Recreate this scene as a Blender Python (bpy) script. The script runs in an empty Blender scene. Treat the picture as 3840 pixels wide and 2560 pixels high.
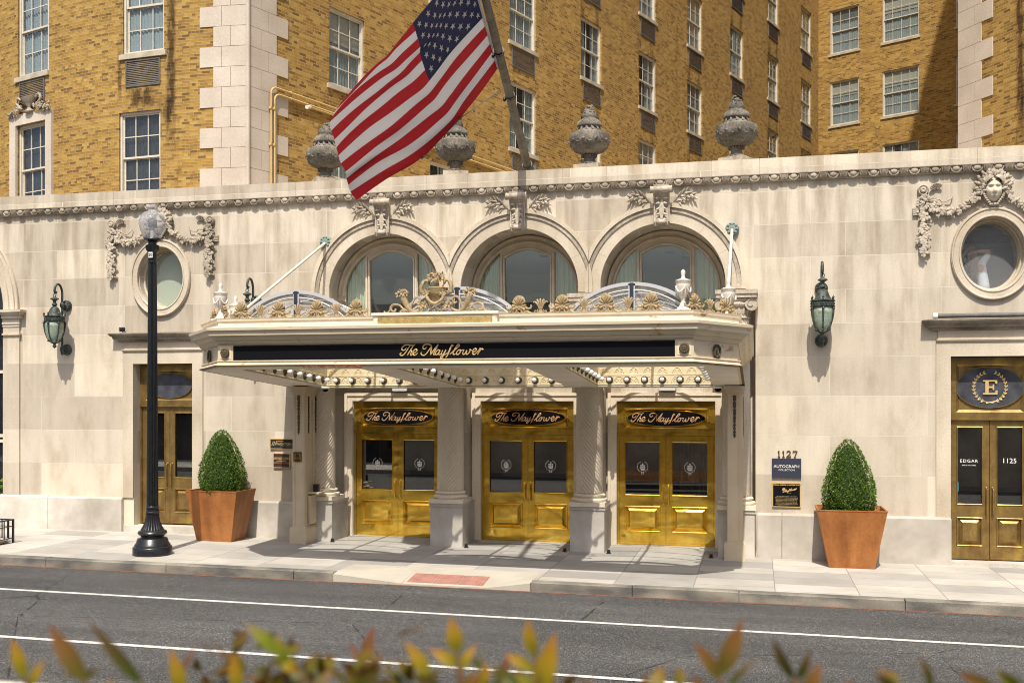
import bpy, bmesh, math, random
from mathutils import Vector, Matrix, Quaternion
PI = math.pi
sc = bpy.context.scene
COL = sc.collection
random.seed(7)
R = math.radians

# ------------------------------------------------------------------ materials
def mat(name, color, rough=0.8, metal=0.0, noise=None, bump=None, spec=0.3, coat=0.0, trans=0.0, build=None, coords='Object'):
    """principled material; noise = [(scale, lo_color, hi_color, fac, stretch)], bump = (scale, strength)"""
    m = bpy.data.materials.new(name); m.use_nodes = True
    nt = m.node_tree; N = nt.nodes; L = nt.links
    b = N['Principled BSDF']
    b.inputs['Base Color'].default_value = (*color, 1)
    b.inputs['Roughness'].default_value = rough
    b.inputs['Metallic'].default_value = metal
    b.inputs['Specular IOR Level'].default_value = spec
    b.inputs['Coat Weight'].default_value = coat
    tc = N.new('ShaderNodeTexCoord')
    src = None
    if noise:
        for sc_, lo, hi, fac, st in noise:
            mp = N.new('ShaderNodeMapping'); mp.inputs['Scale'].default_value = st
            L.new(tc.outputs[coords], mp.inputs['Vector'])
            t = N.new('ShaderNodeTexNoise'); t.inputs['Scale'].default_value = sc_; t.inputs['Detail'].default_value = 6
            L.new(mp.outputs[0], t.inputs['Vector'])
            r = N.new('ShaderNodeValToRGB'); r.color_ramp.elements[0].position = .36; r.color_ramp.elements[1].position = .66
            r.color_ramp.elements[0].color = (*lo, 1); r.color_ramp.elements[1].color = (*hi, 1)
            L.new(t.outputs['Fac'], r.inputs[0])
            mx = N.new('ShaderNodeMix'); mx.data_type = 'RGBA'; mx.blend_type = 'MULTIPLY'
            mx.inputs[0].default_value = fac
            if src is None: mx.inputs[6].default_value = (*color, 1)
            else: L.new(src, mx.inputs[6])
            L.new(r.outputs[0], mx.inputs[7])
            src = mx.outputs[2]
        L.new(src, b.inputs['Base Color'])
    if bump:
        t = N.new('ShaderNodeTexNoise'); t.inputs['Scale'].default_value = bump[0]; t.inputs['Detail'].default_value = 5
        L.new(tc.outputs[coords], t.inputs['Vector'])
        bp = N.new('ShaderNodeBump'); bp.inputs['Strength'].default_value = bump[1]; bp.inputs['Distance'].default_value = .02
        L.new(t.outputs['Fac'], bp.inputs['Height']); L.new(bp.outputs[0], b.inputs['Normal'])
    if build: build(m, nt, N, L, b, tc, src)
    return m

S1 = (1, 1, 1)
def ramp(N, stops, interp='LINEAR'):
    r = N.new('ShaderNodeValToRGB'); e = r.color_ramp.elements; r.color_ramp.interpolation = interp
    while len(e) < len(stops): e.new(.5)
    for k, (p, c) in enumerate(stops): e[k].position = p; e[k].color = (*c, 1)
    return r
def mixc(N, L, kind, fac, a, b):
    x = N.new('ShaderNodeMix'); x.data_type = 'RGBA'; x.blend_type = kind
    if isinstance(fac, (int, float)): x.inputs[0].default_value = fac
    else: L.new(fac, x.inputs[0])
    for k, v in ((6, a), (7, b)):
        if isinstance(v, tuple): x.inputs[k].default_value = (*v, 1)
        else: L.new(v, x.inputs[k])
    return x.outputs[2]
def noise(N, L, tc, scale, st=S1, detail=6, coords='Object', rough=.6):
    mp = N.new('ShaderNodeMapping'); mp.inputs['Scale'].default_value = st
    L.new(tc.outputs[coords], mp.inputs['Vector'])
    t = N.new('ShaderNodeTexNoise'); t.inputs['Scale'].default_value = scale; t.inputs['Detail'].default_value = detail
    t.inputs['Roughness'].default_value = rough
    L.new(mp.outputs[0], t.inputs['Vector']); return t.outputs['Fac']

def stone_blocks(rows, lo, hi, stain):
    """ashlar: two brick textures (lower courses, upper courses) over the UV map in metres"""
    def f(m, nt, N, L, b, tc, src):
        def course(z0, h, w):
            mp = N.new('ShaderNodeMapping'); mp.inputs['Location'].default_value = (.31, -z0, 0)
            L.new(tc.outputs['UV'], mp.inputs['Vector'])
            t = N.new('ShaderNodeTexBrick'); t.inputs['Scale'].default_value = 1
            t.inputs['Color1'].default_value = (0, 0, 0, 1); t.inputs['Color2'].default_value = (1, 1, 1, 1); t.inputs['Mortar'].default_value = (.5, .5, .5, 1)
            t.inputs['Brick Width'].default_value = w; t.inputs['Row Height'].default_value = h
            t.inputs['Mortar Size'].default_value = .0045; t.inputs['Mortar Smooth'].default_value = .15; t.offset = .5
            t.squash = 1.45; t.squash_frequency = 2; t.inputs['Bias'].default_value = 0
            L.new(mp.outputs[0], t.inputs['Vector']); return t
        (zl, hl), (zu, hu), zs = rows
        a, c = course(zl, hl, 1.55), course(zu, hu, 1.62)
        sp = N.new('ShaderNodeSeparateXYZ'); L.new(tc.outputs['UV'], sp.inputs[0])
        gt = N.new('ShaderNodeMath'); gt.operation = 'GREATER_THAN'; gt.inputs[1].default_value = zs; L.new(sp.outputs[1], gt.inputs[0])
        tone = mixc(N, L, 'MIX', gt.outputs[0], a.outputs['Color'], c.outputs['Color'])
        mo = N.new('ShaderNodeMix'); L.new(gt.outputs[0], mo.inputs[0]); L.new(a.outputs['Fac'], mo.inputs[2]); L.new(c.outputs['Fac'], mo.inputs[3])
        r = ramp(N, [(0, lo), (.35, tuple((x + y) / 2 for x, y in zip(lo, hi))), (.6, hi), (.8, tuple(x * .93 for x in hi)), (1, (hi[0] * 1.08, hi[1] * 1.07, hi[2] * 1.04))])
        L.new(tone, r.inputs[0])
        # vein and grain inside each block, long stains running down from the cornice
        g = noise(N, L, tc, 2.2, (1, 1, .45), 8); g2 = noise(N, L, tc, 38, S1, 3)
        st = noise(N, L, tc, 1.6, (2.4, 1, .22), 7)
        rg = ramp(N, [(.3, (.76, .72, .66)), (.5, (1, 1, 1)), (.72, (1.10, 1.09, 1.07))]); L.new(g, rg.inputs[0])
        c1 = mixc(N, L, 'MULTIPLY', .85, r.outputs[0], rg.outputs[0])
        rg2 = ramp(N, [(.3, (.9, .9, .9)), (.7, (1.06, 1.06, 1.06))]); L.new(g2, rg2.inputs[0])
        c2 = mixc(N, L, 'MULTIPLY', .8, c1, rg2.outputs[0])
        zm = N.new('ShaderNodeMapRange'); zm.inputs[1].default_value = 2.5; zm.inputs[2].default_value = 7.0; zm.inputs[3].default_value = 0.2; zm.inputs[4].default_value = 1
        L.new(sp.outputs[1], zm.inputs[0])
        rs = ramp(N, [(.45, (0, 0, 0)), (.62, (1, 1, 1))]); L.new(st, rs.inputs[0])
        mm = N.new('ShaderNodeMath'); mm.operation = 'MULTIPLY'; L.new(rs.outputs[0], mm.inputs[0]); L.new(zm.outputs[0], mm.inputs[1])
        mm2 = N.new('ShaderNodeMath'); mm2.operation = 'MULTIPLY'; mm2.inputs[1].default_value = .62; L.new(mm.outputs[0], mm2.inputs[0])
        c3 = mixc(N, L, 'MULTIPLY', mm2.outputs[0], c2, stain)
        c4 = mixc(N, L, 'MIX', mo.outputs[0], c3, (.59, .545, .465))
        L.new(c4, b.inputs['Base Color'])
        bp = N.new('ShaderNodeBump'); bp.inputs['Strength'].default_value = .35; bp.inputs['Distance'].default_value = .006; bp.invert = True
        ad = N.new('ShaderNodeMath'); ad.operation = 'MULTIPLY_ADD'; ad.inputs[1].default_value = .12; L.new(g2, ad.inputs[0]); L.new(mo.outputs[0], ad.inputs[2])
        L.new(ad.outputs[0], bp.inputs['Height']); L.new(bp.outputs[0], b.inputs['Normal'])
    return f

def brickwork(scale, dirt=1.0, runs=()):
    def f(m, nt, N, L, b, tc, src):
        mp = N.new('ShaderNodeMapping'); mp.inputs['Scale'].default_value = (1 / scale,) * 3
        L.new(tc.outputs['UV'], mp.inputs['Vector'])
        def br(shift, bias):
            m2 = N.new('ShaderNodeMapping'); m2.inputs['Location'].default_value = shift; L.new(mp.outputs[0], m2.inputs['Vector'])
            t = N.new('ShaderNodeTexBrick'); t.inputs['Scale'].default_value = 1
            t.inputs['Color1'].default_value = (0, 0, 0, 1); t.inputs['Color2'].default_value = (1, 1, 1, 1); t.inputs['Mortar'].default_value = (.5, .5, .5, 1)
            t.inputs['Brick Width'].default_value = .205; t.inputs['Row Height'].default_value = .0675
            t.inputs['Mortar Size'].default_value = .0062; t.inputs['Mortar Smooth'].default_value = .2; t.offset = .5
            t.inputs['Bias'].default_value = bias; t.squash = .5; t.squash_frequency = 6
            L.new(m2.outputs[0], t.inputs['Vector']); return t
        a = br((0, 0, 0), 0)
        r = ramp(N, [(0, (.155, .088, .026)), (.10, (.20, .115, .030)), (.2, (.27, .158, .036)), (.45, (.335, .200, .044)), (.75, (.385, .240, .056)), (1, (.45, .300, .085))])
        L.new(a.outputs['Color'], r.inputs[0])
        big = noise(N, L, tc, .55, S1, 5); rb = ramp(N, [(.3, (.80, .77, .72)), (.65, (1.08, 1.07, 1.05))]); L.new(big, rb.inputs[0])
        c1 = mixc(N, L, 'MULTIPLY', .9, r.outputs[0], rb.outputs[0])
        gr = noise(N, L, tc, 30, S1, 4); rg = ramp(N, [(.3, (.82, .80, .78)), (.7, (1.12, 1.1, 1.1))]); L.new(gr, rg.inputs[0])
        c2 = mixc(N, L, 'MULTIPLY', .8, c1, rg.outputs[0])
        c3 = mixc(N, L, 'MIX', a.outputs['Fac'], c2, (.37, .275, .14))
        ds = noise(N, L, tc, 1.0, (2.3, 2.3, .25), 8); rd = ramp(N, [(.60, (1, 1, 1)), (.78, (.30, .25, .2))]); L.new(ds, rd.inputs[0])
        c4 = mixc(N, L, 'MULTIPLY', .55 * dirt, c3, rd.outputs[0])
        spu = N.new('ShaderNodeSeparateXYZ'); L.new(tc.outputs['UV'], spu.inputs[0])
        def mth(op, a, b_=None, c=None):
            q = N.new('ShaderNodeMath'); q.operation = op
            for k, v in enumerate((a, b_, c)):
                if v is None: continue
                if isinstance(v, (int, float)): q.inputs[k].default_value = v
                else: L.new(v, q.inputs[k])
            return q.outputs[0]
        ragged = noise(N, L, tc, 7, (1, 1, .35), 6)
        for u0, wd, z0, z1, amt in runs:   # soot running down beside and under the openings
            du = mth('DIVIDE', mth('ABSOLUTE', mth('SUBTRACT', spu.outputs[0], u0)), wd)
            dz = mth('DIVIDE', mth('ABSOLUTE', mth('SUBTRACT', spu.outputs[1], (z0 + z1) / 2)), (z1 - z0) / 2)
            k = mth('SUBTRACT', 1.15, mth('MAXIMUM', du, dz)); k = mth('MULTIPLY', mth('MULTIPLY', k, 2.2), mth('SUBTRACT', mth('MULTIPLY', ragged, 2.6), .75))
            cl = N.new('ShaderNodeClamp'); L.new(k, cl.inputs[0])
            c4 = mixc(N, L, 'MULTIPLY', mth('MULTIPLY', cl.outputs[0], amt), c4, (.16, .13, .11))
        L.new(c4, b.inputs['Base Color'])
        bp = N.new('ShaderNodeBump'); bp.inputs['Strength'].default_value = .5; bp.inputs['Distance'].default_value = .008; bp.invert = True
        L.new(a.outputs['Fac'], bp.inputs['Height']); L.new(bp.outputs[0], b.inputs['Normal'])
    return f

def glassy(tint=(.9, .95, .95), refl=.12, dust=0.0, rough=0.0):
    """pane: clear, with a mirror share by Fresnel, and a film of dust that catches the sun"""
    def f(m, nt, N, L, b, tc, src):
        out = N['Material Output']; N.remove(b)
        t = N.new('ShaderNodeBsdfTransparent'); t.inputs[0].default_value = (*tint, 1)
        g = N.new('ShaderNodeBsdfGlossy'); g.inputs['Roughness'].default_value = rough
        lw = N.new('ShaderNodeLayerWeight'); lw.inputs[0].default_value = .5
        pw = N.new('ShaderNodeMath'); pw.operation = 'POWER'; pw.inputs[1].default_value = 4; L.new(lw.outputs['Facing'], pw.inputs[0])
        ad = N.new('ShaderNodeMath'); ad.operation = 'MULTIPLY_ADD'; ad.use_clamp = True; ad.inputs[1].default_value = .75; ad.inputs[2].default_value = refl; L.new(pw.outputs[0], ad.inputs[0])
        mx = N.new('ShaderNodeMixShader'); L.new(ad.outputs[0], mx.inputs[0]); L.new(t.outputs[0], mx.inputs[1]); L.new(g.outputs[0], mx.inputs[2])
        o = mx.outputs[0]
        if dust:
            d = N.new('ShaderNodeBsdfDiffuse'); d.inputs[0].default_value = (.6, .62, .66, 1)
            nz = noise(N, L, tc, 60, S1, 4); rr = ramp(N, [(.35, (dust * .5,) * 3), (.75, (dust * 1.6,) * 3)]); L.new(nz, rr.inputs[0])
            m2 = N.new('ShaderNodeMixShader'); L.new(rr.outputs[0], m2.inputs[0]); L.new(o, m2.inputs[1]); L.new(d.outputs[0], m2.inputs[2]); o = m2.outputs[0]
        L.new(o, out.inputs['Surface'])
    return f

def rusty(color, amount=.5):
    def f(m, nt, N, L, b, tc, src):
        n1 = noise(N, L, tc, 3.2, (1, 1, 2.5), 9, rough=.7)
        r1 = ramp(N, [(.585, (0, 0, 0)), (.68, (1, 1, 1))]); L.new(n1, r1.inputs[0])
        n2 = noise(N, L, tc, 9, (.6, .6, 3), 6)
        r2 = ramp(N, [(.3, (.93, .92, .9)), (.6, (1, 1, 1)), (.75, (1.04, 1.04, 1.03))]); L.new(n2, r2.inputs[0])
        base = mixc(N, L, 'MULTIPLY', 1, color, r2.outputs[0])
        k = N.new('ShaderNodeMath'); k.operation = 'MULTIPLY'; k.inputs[1].default_value = amount; L.new(r1.outputs[0], k.inputs[0])
        n3 = noise(N, L, tc, 22, (1, 1, 1.5), 4); r3 = ramp(N, [(.4, (.16, .06, .02)), (.6, (.46, .22, .07))]); L.new(n3, r3.inputs[0])
        c = mixc(N, L, 'MIX', k.outputs[0], base, r3.outputs[0])
        L.new(c, b.inputs['Base Color'])
    return f

LIME_LO, LIME_HI = (.46, .405, .325), (.61, .548, .45)
M = {}
M['ashlar'] = mat('limestone_ashlar', LIME_HI, .85, build=stone_blocks(((.795, .712), (3.64, .605), 3.64), LIME_LO, LIME_HI, (.50, .45, .39)))
M['lime'] = mat('limestone_trim', (.57, .51, .415), .85, noise=[(1.3, (.74, .70, .64), (1.08, 1.07, 1.06), .9, (1, 1, .5)), (30, (.9, .9, .9), (1.06, 1.06, 1.06), .8, S1)], bump=(45, .15))
M['lime_lifted'] = mat('lifted_limestone', (.77, .69, .57), .85, noise=[(1.3, (.80, .76, .70), (1.08, 1.07, 1.06), .9, (1, 1, .5)), (30, (.92, .92, .92), (1.05, 1.05, 1.05), .8, S1)])  # limestone trim made paler to offset the shade under the canopy
M['lime_grey'] = mat('weathered_limestone', (.50, .44, .36), .88, noise=[(2.2, (.55, .53, .5), (1.05, 1.05, 1.05), .9, (1, 1, .5)), (18, (.72, .7, .68), (1.1, 1.1, 1.1), .8, S1)], bump=(40, .3))
M['lime_dark'] = mat('sooty_limestone', (.20, .183, .155), .9, noise=[(4, (.5, .5, .5), (1.25, 1.22, 1.18), .9, S1), (26, (.6, .6, .6), (1.2, 1.2, 1.2), .8, S1)], bump=(40, .4))
M['granite'] = mat('granite', (.62, .585, .53), .7, noise=[(.9, (.66, .65, .63), (1.1, 1.1, 1.1), .9, (1, 1, .8)), (150, (.74, .74, .75), (1.12, 1.11, 1.10), .9, S1), (5, (.86, .84, .8), (1.05, 1.05, 1.05), .7, S1)])
M['brick'] = mat('yellow_brick', (.4, .2, .05), .85, build=brickwork(1.0, 1.0, [(1.93, .13, 8.6, 13.2, .9), (2.75, .42, 9.72, 10.25, .85), (3.36, .06, 9.9, 11.4, .7), (2.1, .25, 9.3, 9.95, .6)]))
M['brick_far'] = mat('yellow_brick_court', (.4, .2, .05), .85, build=brickwork(1.13, 1.0, [(c_ + d_, .16, z_ - 2.5, z_ - .75, .65) for c_ in (15.75, 20.1, 24.6, 29.3, 34.1, 39.1) for z_ in (14.15, 17.75, 21.65) for d_ in (-.5, .55)][:30]))
M['brick_back'] = mat('yellow_brick_back', (.4, .2, .05), .85, build=brickwork(1.3, .4))
M['quoin'] = mat('quoin_stone', (.56, .50, .43), .8, noise=[(.9, (.86, .83, .79), (1.08, 1.07, 1.07), .9, S1), (25, (.9, .9, .9), (1.05, 1.05, 1.05), .8, S1)])
M['mortar'] = mat('mortar', (.42, .36, .27), .9)
M['sill'] = mat('sill_stone', (.47, .42, .33), .8, noise=[(3, (.7, .68, .62), (1.08, 1.08, 1.08), .9, S1)])
M['sash'] = mat('white_sash_paint', (.60, .56, .48), .5, noise=[(7, (.88, .87, .84), (1.04, 1.04, 1.04), .8, S1)])
M['tan_paint'] = mat('tan_window_paint', (.60, .51, .39), .55, noise=[(5, (.86, .85, .82), (1.04, 1.04, 1.04), .8, S1)])
M['grille'] = mat('grey_grille_metal', (.125, .125, .122), .6, .0, noise=[(8, (.7, .7, .7), (1.1, 1.1, 1.1), .8, S1)])
M['dark'] = mat('dark_interior', (.022, .022, .026), .9)
M['room'] = mat('room_plaster', (.80, .82, .80), .9)
M['curtain'] = mat('sheer_curtain', (.33, .37, .37), .9)
M['drape'] = mat('green_drape', (.66, .65, .47), .9)
M['blind'] = mat('pale_blind', (.60, .60, .46), .9)
M['pane'] = mat('window_pane', (1, 1, 1), build=glassy((.90, .93, .94), .045, .012))
M['pane_dusty'] = mat('dusty_pane', (1, 1, 1), build=glassy((.96, .97, .97), .02, .12))
M['vault_end'] = mat('hazy_end_glass', (1, 1, 1), build=glassy((.92, .93, .945), .02, .30))
M['vault_glass'] = mat('canopy_glass', (1, 1, 1), build=glassy((.92, .93, .945), .0, .13))
M['door_glass'] = mat('door_glass', (1, 1, 1), build=glassy((.72, .72, .69), .22, .004))
def brass(dull):
    def f(m, nt, N, L, b, tc, src):
        n1 = noise(N, L, tc, 3.5, (1, 1, .7), 8); n2 = noise(N, L, tc, 24, S1, 5)
        if dull:
            r = ramp(N, [(.36, (.20, .125, .045)), (.52, (.31, .205, .075)), (.68, (.50, .34, .09))])
            rr = ramp(N, [(.35, (.5, .5, .5)), (.68, (.33, .33, .33))])
        else:
            r = ramp(N, [(.25, (.62, .35, .04)), (.46, (.80, .50, .07)), (.7, (.94, .66, .13))])
            rr = ramp(N, [(.35, (.19, .19, .19)), (.62, (.08, .08, .08))])
        L.new(n1, r.inputs[0]); L.new(n1, rr.inputs[0])
        r2 = ramp(N, [(.28, (.72, .68, .62)), (.46, (1, 1, 1))]); L.new(n2, r2.inputs[0])
        L.new(mixc(N, L, 'MULTIPLY', .8 if dull else .15, r.outputs[0], r2.outputs[0]), b.inputs['Base Color'])
        L.new(rr.outputs[0], b.inputs['Roughness'])
        nb = noise(N, L, tc, 5 if dull else 1.9, (1, 1, 1.5), 2 if dull else 1)
        bp = N.new('ShaderNodeBump'); bp.inputs['Strength'].default_value = .45 if not dull else .25; bp.inputs['Distance'].default_value = .03 if not dull else .012
        L.new(nb, bp.inputs['Height']); L.new(bp.outputs[0], b.inputs['Normal'])
    return f
M['brass'] = mat('polished_brass', (.85, .55, .12), .2, .86, build=brass(False))
M['brass_old'] = mat('tarnished_brass', (.4, .27, .09), .4, .75, build=brass(True))
M['sign_black'] = mat('black_enamel', (.006, .006, .008), .6, spec=.08)
M['sign_navy'] = mat('navy_enamel', (.035, .038, .062), .5)
M['plaque_dark'] = mat('dark_bronze_plate', (.06, .042, .035), .5, .3)
M['slate'] = mat('worn_slate_enamel', (.050, .054, .066), .5, noise=[(3.5, (.5, .5, .5), (1.7, 1.7, 1.7), .8, S1)])
M['gold'] = mat('gold_letter', (.62, .44, .20), .45, .3)
M['copper'] = mat('rose_gold_letter', (.72, .45, .25), .4, .3)
M['white'] = mat('white_letter', (.8, .8, .78), .5)
M['bronze_letter'] = mat('bronze_numeral', (.13, .065, .02), .5, .3)
M['cream'] = mat('cream_paint', (.62, .53, .39), .55, build=rusty((.62, .53, .39), .75))
M['cream_clean'] = mat('cream_column_paint', (.60, .50, .36), .55, noise=[(2, (.9, .88, .85), (1.04, 1.04, 1.03), .8, S1)])
M['cream_white'] = mat('offwhite_paint', (.74, .69, .60), .5, build=rusty((.72, .66, .55), .9))
M['urn_paint'] = mat('white_urn_paint', (.72, .68, .62), .55, noise=[(9, (.8, .76, .7), (1.05, 1.05, 1.05), .8, S1)])
M['soffit'] = mat('soffit_sheet', (.76, .70, .60), .7, noise=[(1.5, (.88, .86, .84), (1.04, 1.04, 1.04), .8, S1), (70, (.86, .86, .86), (1.05, 1.05, 1.05), .8, S1)])
M['coffer'] = mat('pressed_cream_tile', (.76, .66, .45), .6, noise=[(2.5, (.84, .80, .70), (1.06, 1.06, 1.04), .8, S1)])
M['crest'] = mat('antique_gold_paint', (.36, .28, .165), .6, .0, noise=[(11, (.62, .58, .54), (1.22, 1.2, 1.15), .9, S1)])
M['ornament_dark'] = mat('dark_gilt_relief', (.085, .066, .040), .6, .2)
M['steel'] = mat('grey_frame_metal', (.46, .47, .49), .5, .1)
M['dark_steel'] = mat('dark_frame_metal', (.045, .055, .075), .4, .4)
M['bulb'] = mat('milk_glass_bulb', (.86, .85, .80), .15, spec=.5)
M['iron'] = mat('black_gloss_iron', (.012, .013, .016), .30, noise=[(20, (.7, .7, .7), (1.5, 1.5, 1.5), .7, S1)], spec=.5)
M['pipe'] = mat('ochre_pipe_paint', (.55, .40, .17), .6, build=rusty((.55, .40, .17), .8))
M['verdigris'] = mat('verdigris_bronze', (.055, .062, .058), .55, .4, noise=[(14, (.6, .6, .6), (1.7, 1.9, 1.8), .9, S1)], bump=(60, .4))
M['lantern_glass'] = mat('seeded_green_glass', (.30, .38, .33), .22, noise=[(26, (.75, .75, .72), (1.2, 1.2, 1.2), .9, S1), (3, (.75, .72, .6), (1.1, 1.12, 1.12), .8, S1)], bump=(70, .5), spec=.6)
M['globe'] = mat('clear_ribbed_globe', (1, 1, 1), build=glassy((.82, .82, .82), .03, .30, .05))
M['corten'] = mat('orange_planter_metal', (.42, .175, .055), .5, .15, noise=[(2.2, (.62, .56, .52), (1.06, 1.06, 1.06), .75, (2.2, 2.2, .35)), (1.8, (.78, .74, .7), (1.12, 1.14, 1.2), .9, S1), (22, (.88, .86, .84), (1.06, 1.06, 1.06), .8, S1)])
M['soil'] = mat('soil', (.06, .04, .025), .95, noise=[(30, (.5, .5, .5), (1.5, 1.5, 1.5), .9, S1)])
def leafmat(name, c0, c1, tr=.35, uv=None):
    def f(m, nt, N, L, b, tc, src):
        out = N['Material Output']
        g = N.new('ShaderNodeNewGeometry')
        r = ramp(N, [(0, c0), (1, c1)]); L.new(g.outputs['Random Per Island'], r.inputs[0])
        col = r.outputs[0]
        if uv:
            sp = N.new('ShaderNodeSeparateXYZ'); L.new(tc.outputs['UV'], sp.inputs[0])
            r2 = ramp(N, uv); L.new(sp.outputs[1], r2.inputs[0])
            col = mixc(N, L, 'MULTIPLY', 1, r.outputs[0], r2.outputs[0])
        L.new(col, b.inputs['Base Color'])
        t = N.new('ShaderNodeBsdfTranslucent'); L.new(col, t.inputs[0])
        mx = N.new('ShaderNodeMixShader'); mx.inputs[0].default_value = tr
        L.new(b.outputs[0], mx.inputs[1]); L.new(t.outputs[0], mx.inputs[2]); L.new(mx.outputs[0], out.inputs['Surface'])
    return mat(name, c0, .5, build=f, spec=.35)
M['boxleaf'] = leafmat('boxwood_leaves', (.045, .105, .012), (.19, .30, .045), .35)
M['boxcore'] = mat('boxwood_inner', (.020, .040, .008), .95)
M['flag_red'] = None
def asphalt_build(m, nt, N, L, b, tc, src):
    v = N.new('ShaderNodeTexVoronoi'); v.inputs['Scale'].default_value = 92; L.new(tc.outputs['Object'], v.inputs['Vector'])
    sp = N.new('ShaderNodeSeparateColor'); L.new(v.outputs['Color'], sp.inputs[0])
    r = ramp(N, [(0, (.032, .032, .033)), (.55, (.069, .069, .070)), (.85, (.118, .118, .117)), (1, (.25, .248, .24))]); L.new(sp.outputs[0], r.inputs[0])
    big = noise(N, L, tc, .5, (.35, 1.6, 1), 6); rb = ramp(N, [(.35, (.74, .74, .74)), (.65, (1.18, 1.18, 1.17))]); L.new(big, rb.inputs[0])
    c1 = mixc(N, L, 'MULTIPLY', 1, r.outputs[0], rb.outputs[0])
    trk = noise(N, L, tc, .9, (.06, 1.5, 1), 5); rt = ramp(N, [(.42, (1, 1, 1)), (.62, (.82, .82, .82))]); L.new(trk, rt.inputs[0])
    c1 = mixc(N, L, 'MULTIPLY', 1, c1, rt.outputs[0])
    cv = N.new('ShaderNodeTexVoronoi'); cv.feature = 'DISTANCE_TO_EDGE'; cv.inputs['Scale'].default_value = .22; L.new(tc.outputs['Object'], cv.inputs['Vector'])
    wob = noise(N, L, tc, 3, S1, 4); cw = N.new('ShaderNodeMath'); cw.operation = 'MULTIPLY_ADD'; cw.inputs[1].default_value = .02; cw.inputs[2].default_value = -.0085; L.new(wob, cw.inputs[0])
    cs = N.new('ShaderNodeMath'); cs.operation = 'LESS_THAN'; L.new(cv.outputs['Distance'], cs.inputs[0]); L.new(cw.outputs[0], cs.inputs[1])
    c1 = mixc(N, L, 'MULTIPLY', cs.outputs[0], c1, (.35, .35, .35))
    L.new(c1, b.inputs['Base Color'])
    bp = N.new('ShaderNodeBump'); bp.inputs['Strength'].default_value = .6; bp.inputs['Distance'].default_value = .01
    L.new(v.outputs['Distance'], bp.inputs['Height']); L.new(bp.outputs[0], b.inputs['Normal'])
M['asphalt'] = mat('asphalt', (.05, .05, .05), .9, build=asphalt_build)
def worn_line(m, nt, N, L, b, tc, src):
    n = noise(N, L, tc, 40, S1, 6); r = ramp(N, [(.36, (.10, .10, .095)), (.44, (.52, .51, .49)), (.7, (.74, .73, .70))]); L.new(n, r.inputs[0])
    L.new(r.outputs[0], b.inputs['Base Color'])
M['paint_line'] = mat('road_paint', (.75, .75, .73), .7, build=worn_line)
def slab_build(m, nt, N, L, b, tc, src):
    t = N.new('ShaderNodeTexBrick'); t.inputs['Scale'].default_value = 1
    t.inputs['Color1'].default_value = (0, 0, 0, 1); t.inputs['Color2'].default_value = (1, 1, 1, 1); t.inputs['Mortar'].default_value = (.5, .5, .5, 1)
    t.inputs['Brick Width'].default_value = .62; t.inputs['Row Height'].default_value = 1.22; t.offset = .42
    t.inputs['Mortar Size'].default_value = .007; t.inputs['Mortar Smooth'].default_value = .1
    sp = N.new('ShaderNodeSeparateXYZ'); L.new(tc.outputs['Object'], sp.inputs[0])
    cb = N.new('ShaderNodeCombineXYZ'); L.new(sp.outputs[1], cb.inputs[0]); L.new(sp.outputs[0], cb.inputs[1])
    L.new(cb.outputs[0], t.inputs['Vector'])
    r = ramp(N, [(0, (.30, .29, .28)), (.3, (.41, .395, .365)), (.6, (.455, .437, .40)), (.85, (.475, .455, .415)), (1, (.335, .325, .31))]); L.new(t.outputs['Color'], r.inputs[0])
    n = noise(N, L, tc, 1.1, S1, 7); rn = ramp(N, [(.3, (.82, .81, .79)), (.7, (1.07, 1.07, 1.06))]); L.new(n, rn.inputs[0])
    c1 = mixc(N, L, 'MULTIPLY', 1, r.outputs[0], rn.outputs[0])
    n2 = noise(N, L, tc, 130, S1, 2); r2 = ramp(N, [(.3, (.86, .86, .86)), (.7, (1.08, 1.08, 1.08))]); L.new(n2, r2.inputs[0])
    c2 = mixc(N, L, 'MULTIPLY', .8, c1, r2.outputs[0])
    sp_ = noise(N, L, tc, 9, S1, 2); rsp = ramp(N, [(.70, (1, 1, 1)), (.74, (.66, .65, .62))]); L.new(sp_, rsp.inputs[0])
    c2 = mixc(N, L, 'MULTIPLY', .7, c2, rsp.outputs[0])
    c3 = mixc(N, L, 'MIX', t.outputs['Fac'], c2, (.20, .185, .16))
    L.new(c3, b.inputs['Base Color'])
M['slab'] = mat('sidewalk_slabs', (.45, .43, .4), .8, build=slab_build)
M['concrete'] = mat('ramp_concrete', (.43, .405, .345), .85, noise=[(1.5, (.88, .87, .85), (1.06, 1.06, 1.05), .8, S1), (90, (.86, .86, .86), (1.08, 1.08, 1.08), .8, S1)])
M['kerb'] = mat('kerb_granite', (.24, .23, .205), .8, noise=[(1.6, (.42, .43, .45), (1.25, 1.2, 1.08), .95, (1, 1, 2.2)), (60, (.7, .7, .7), (1.2, 1.2, 1.2), .8, S1)])
M['gutter'] = mat('brick_red_gutter', (.17, .085, .06), .85, noise=[(12, (.6, .6, .6), (1.3, 1.3, 1.3), .9, S1)])
M['tactile'] = mat('red_tactile', (.36, .18, .145), .85, noise=[(6, (.8, .8, .8), (1.1, 1.1, 1.1), .8, S1)])
M['skin'] = mat('skin', (.55, .31, .21), .5); M['hair'] = mat('brown_hair', (.16, .085, .04), .6); M['blouse'] = mat('pale_blue_blouse', (.62, .67, .76), .8)
M['pole'] = mat('weathered_pole', (.15, .135, .115), .5, noise=[(6, (.6, .6, .6), (1.3, 1.3, 1.3), .8, (1, 1, 1))])

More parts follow.
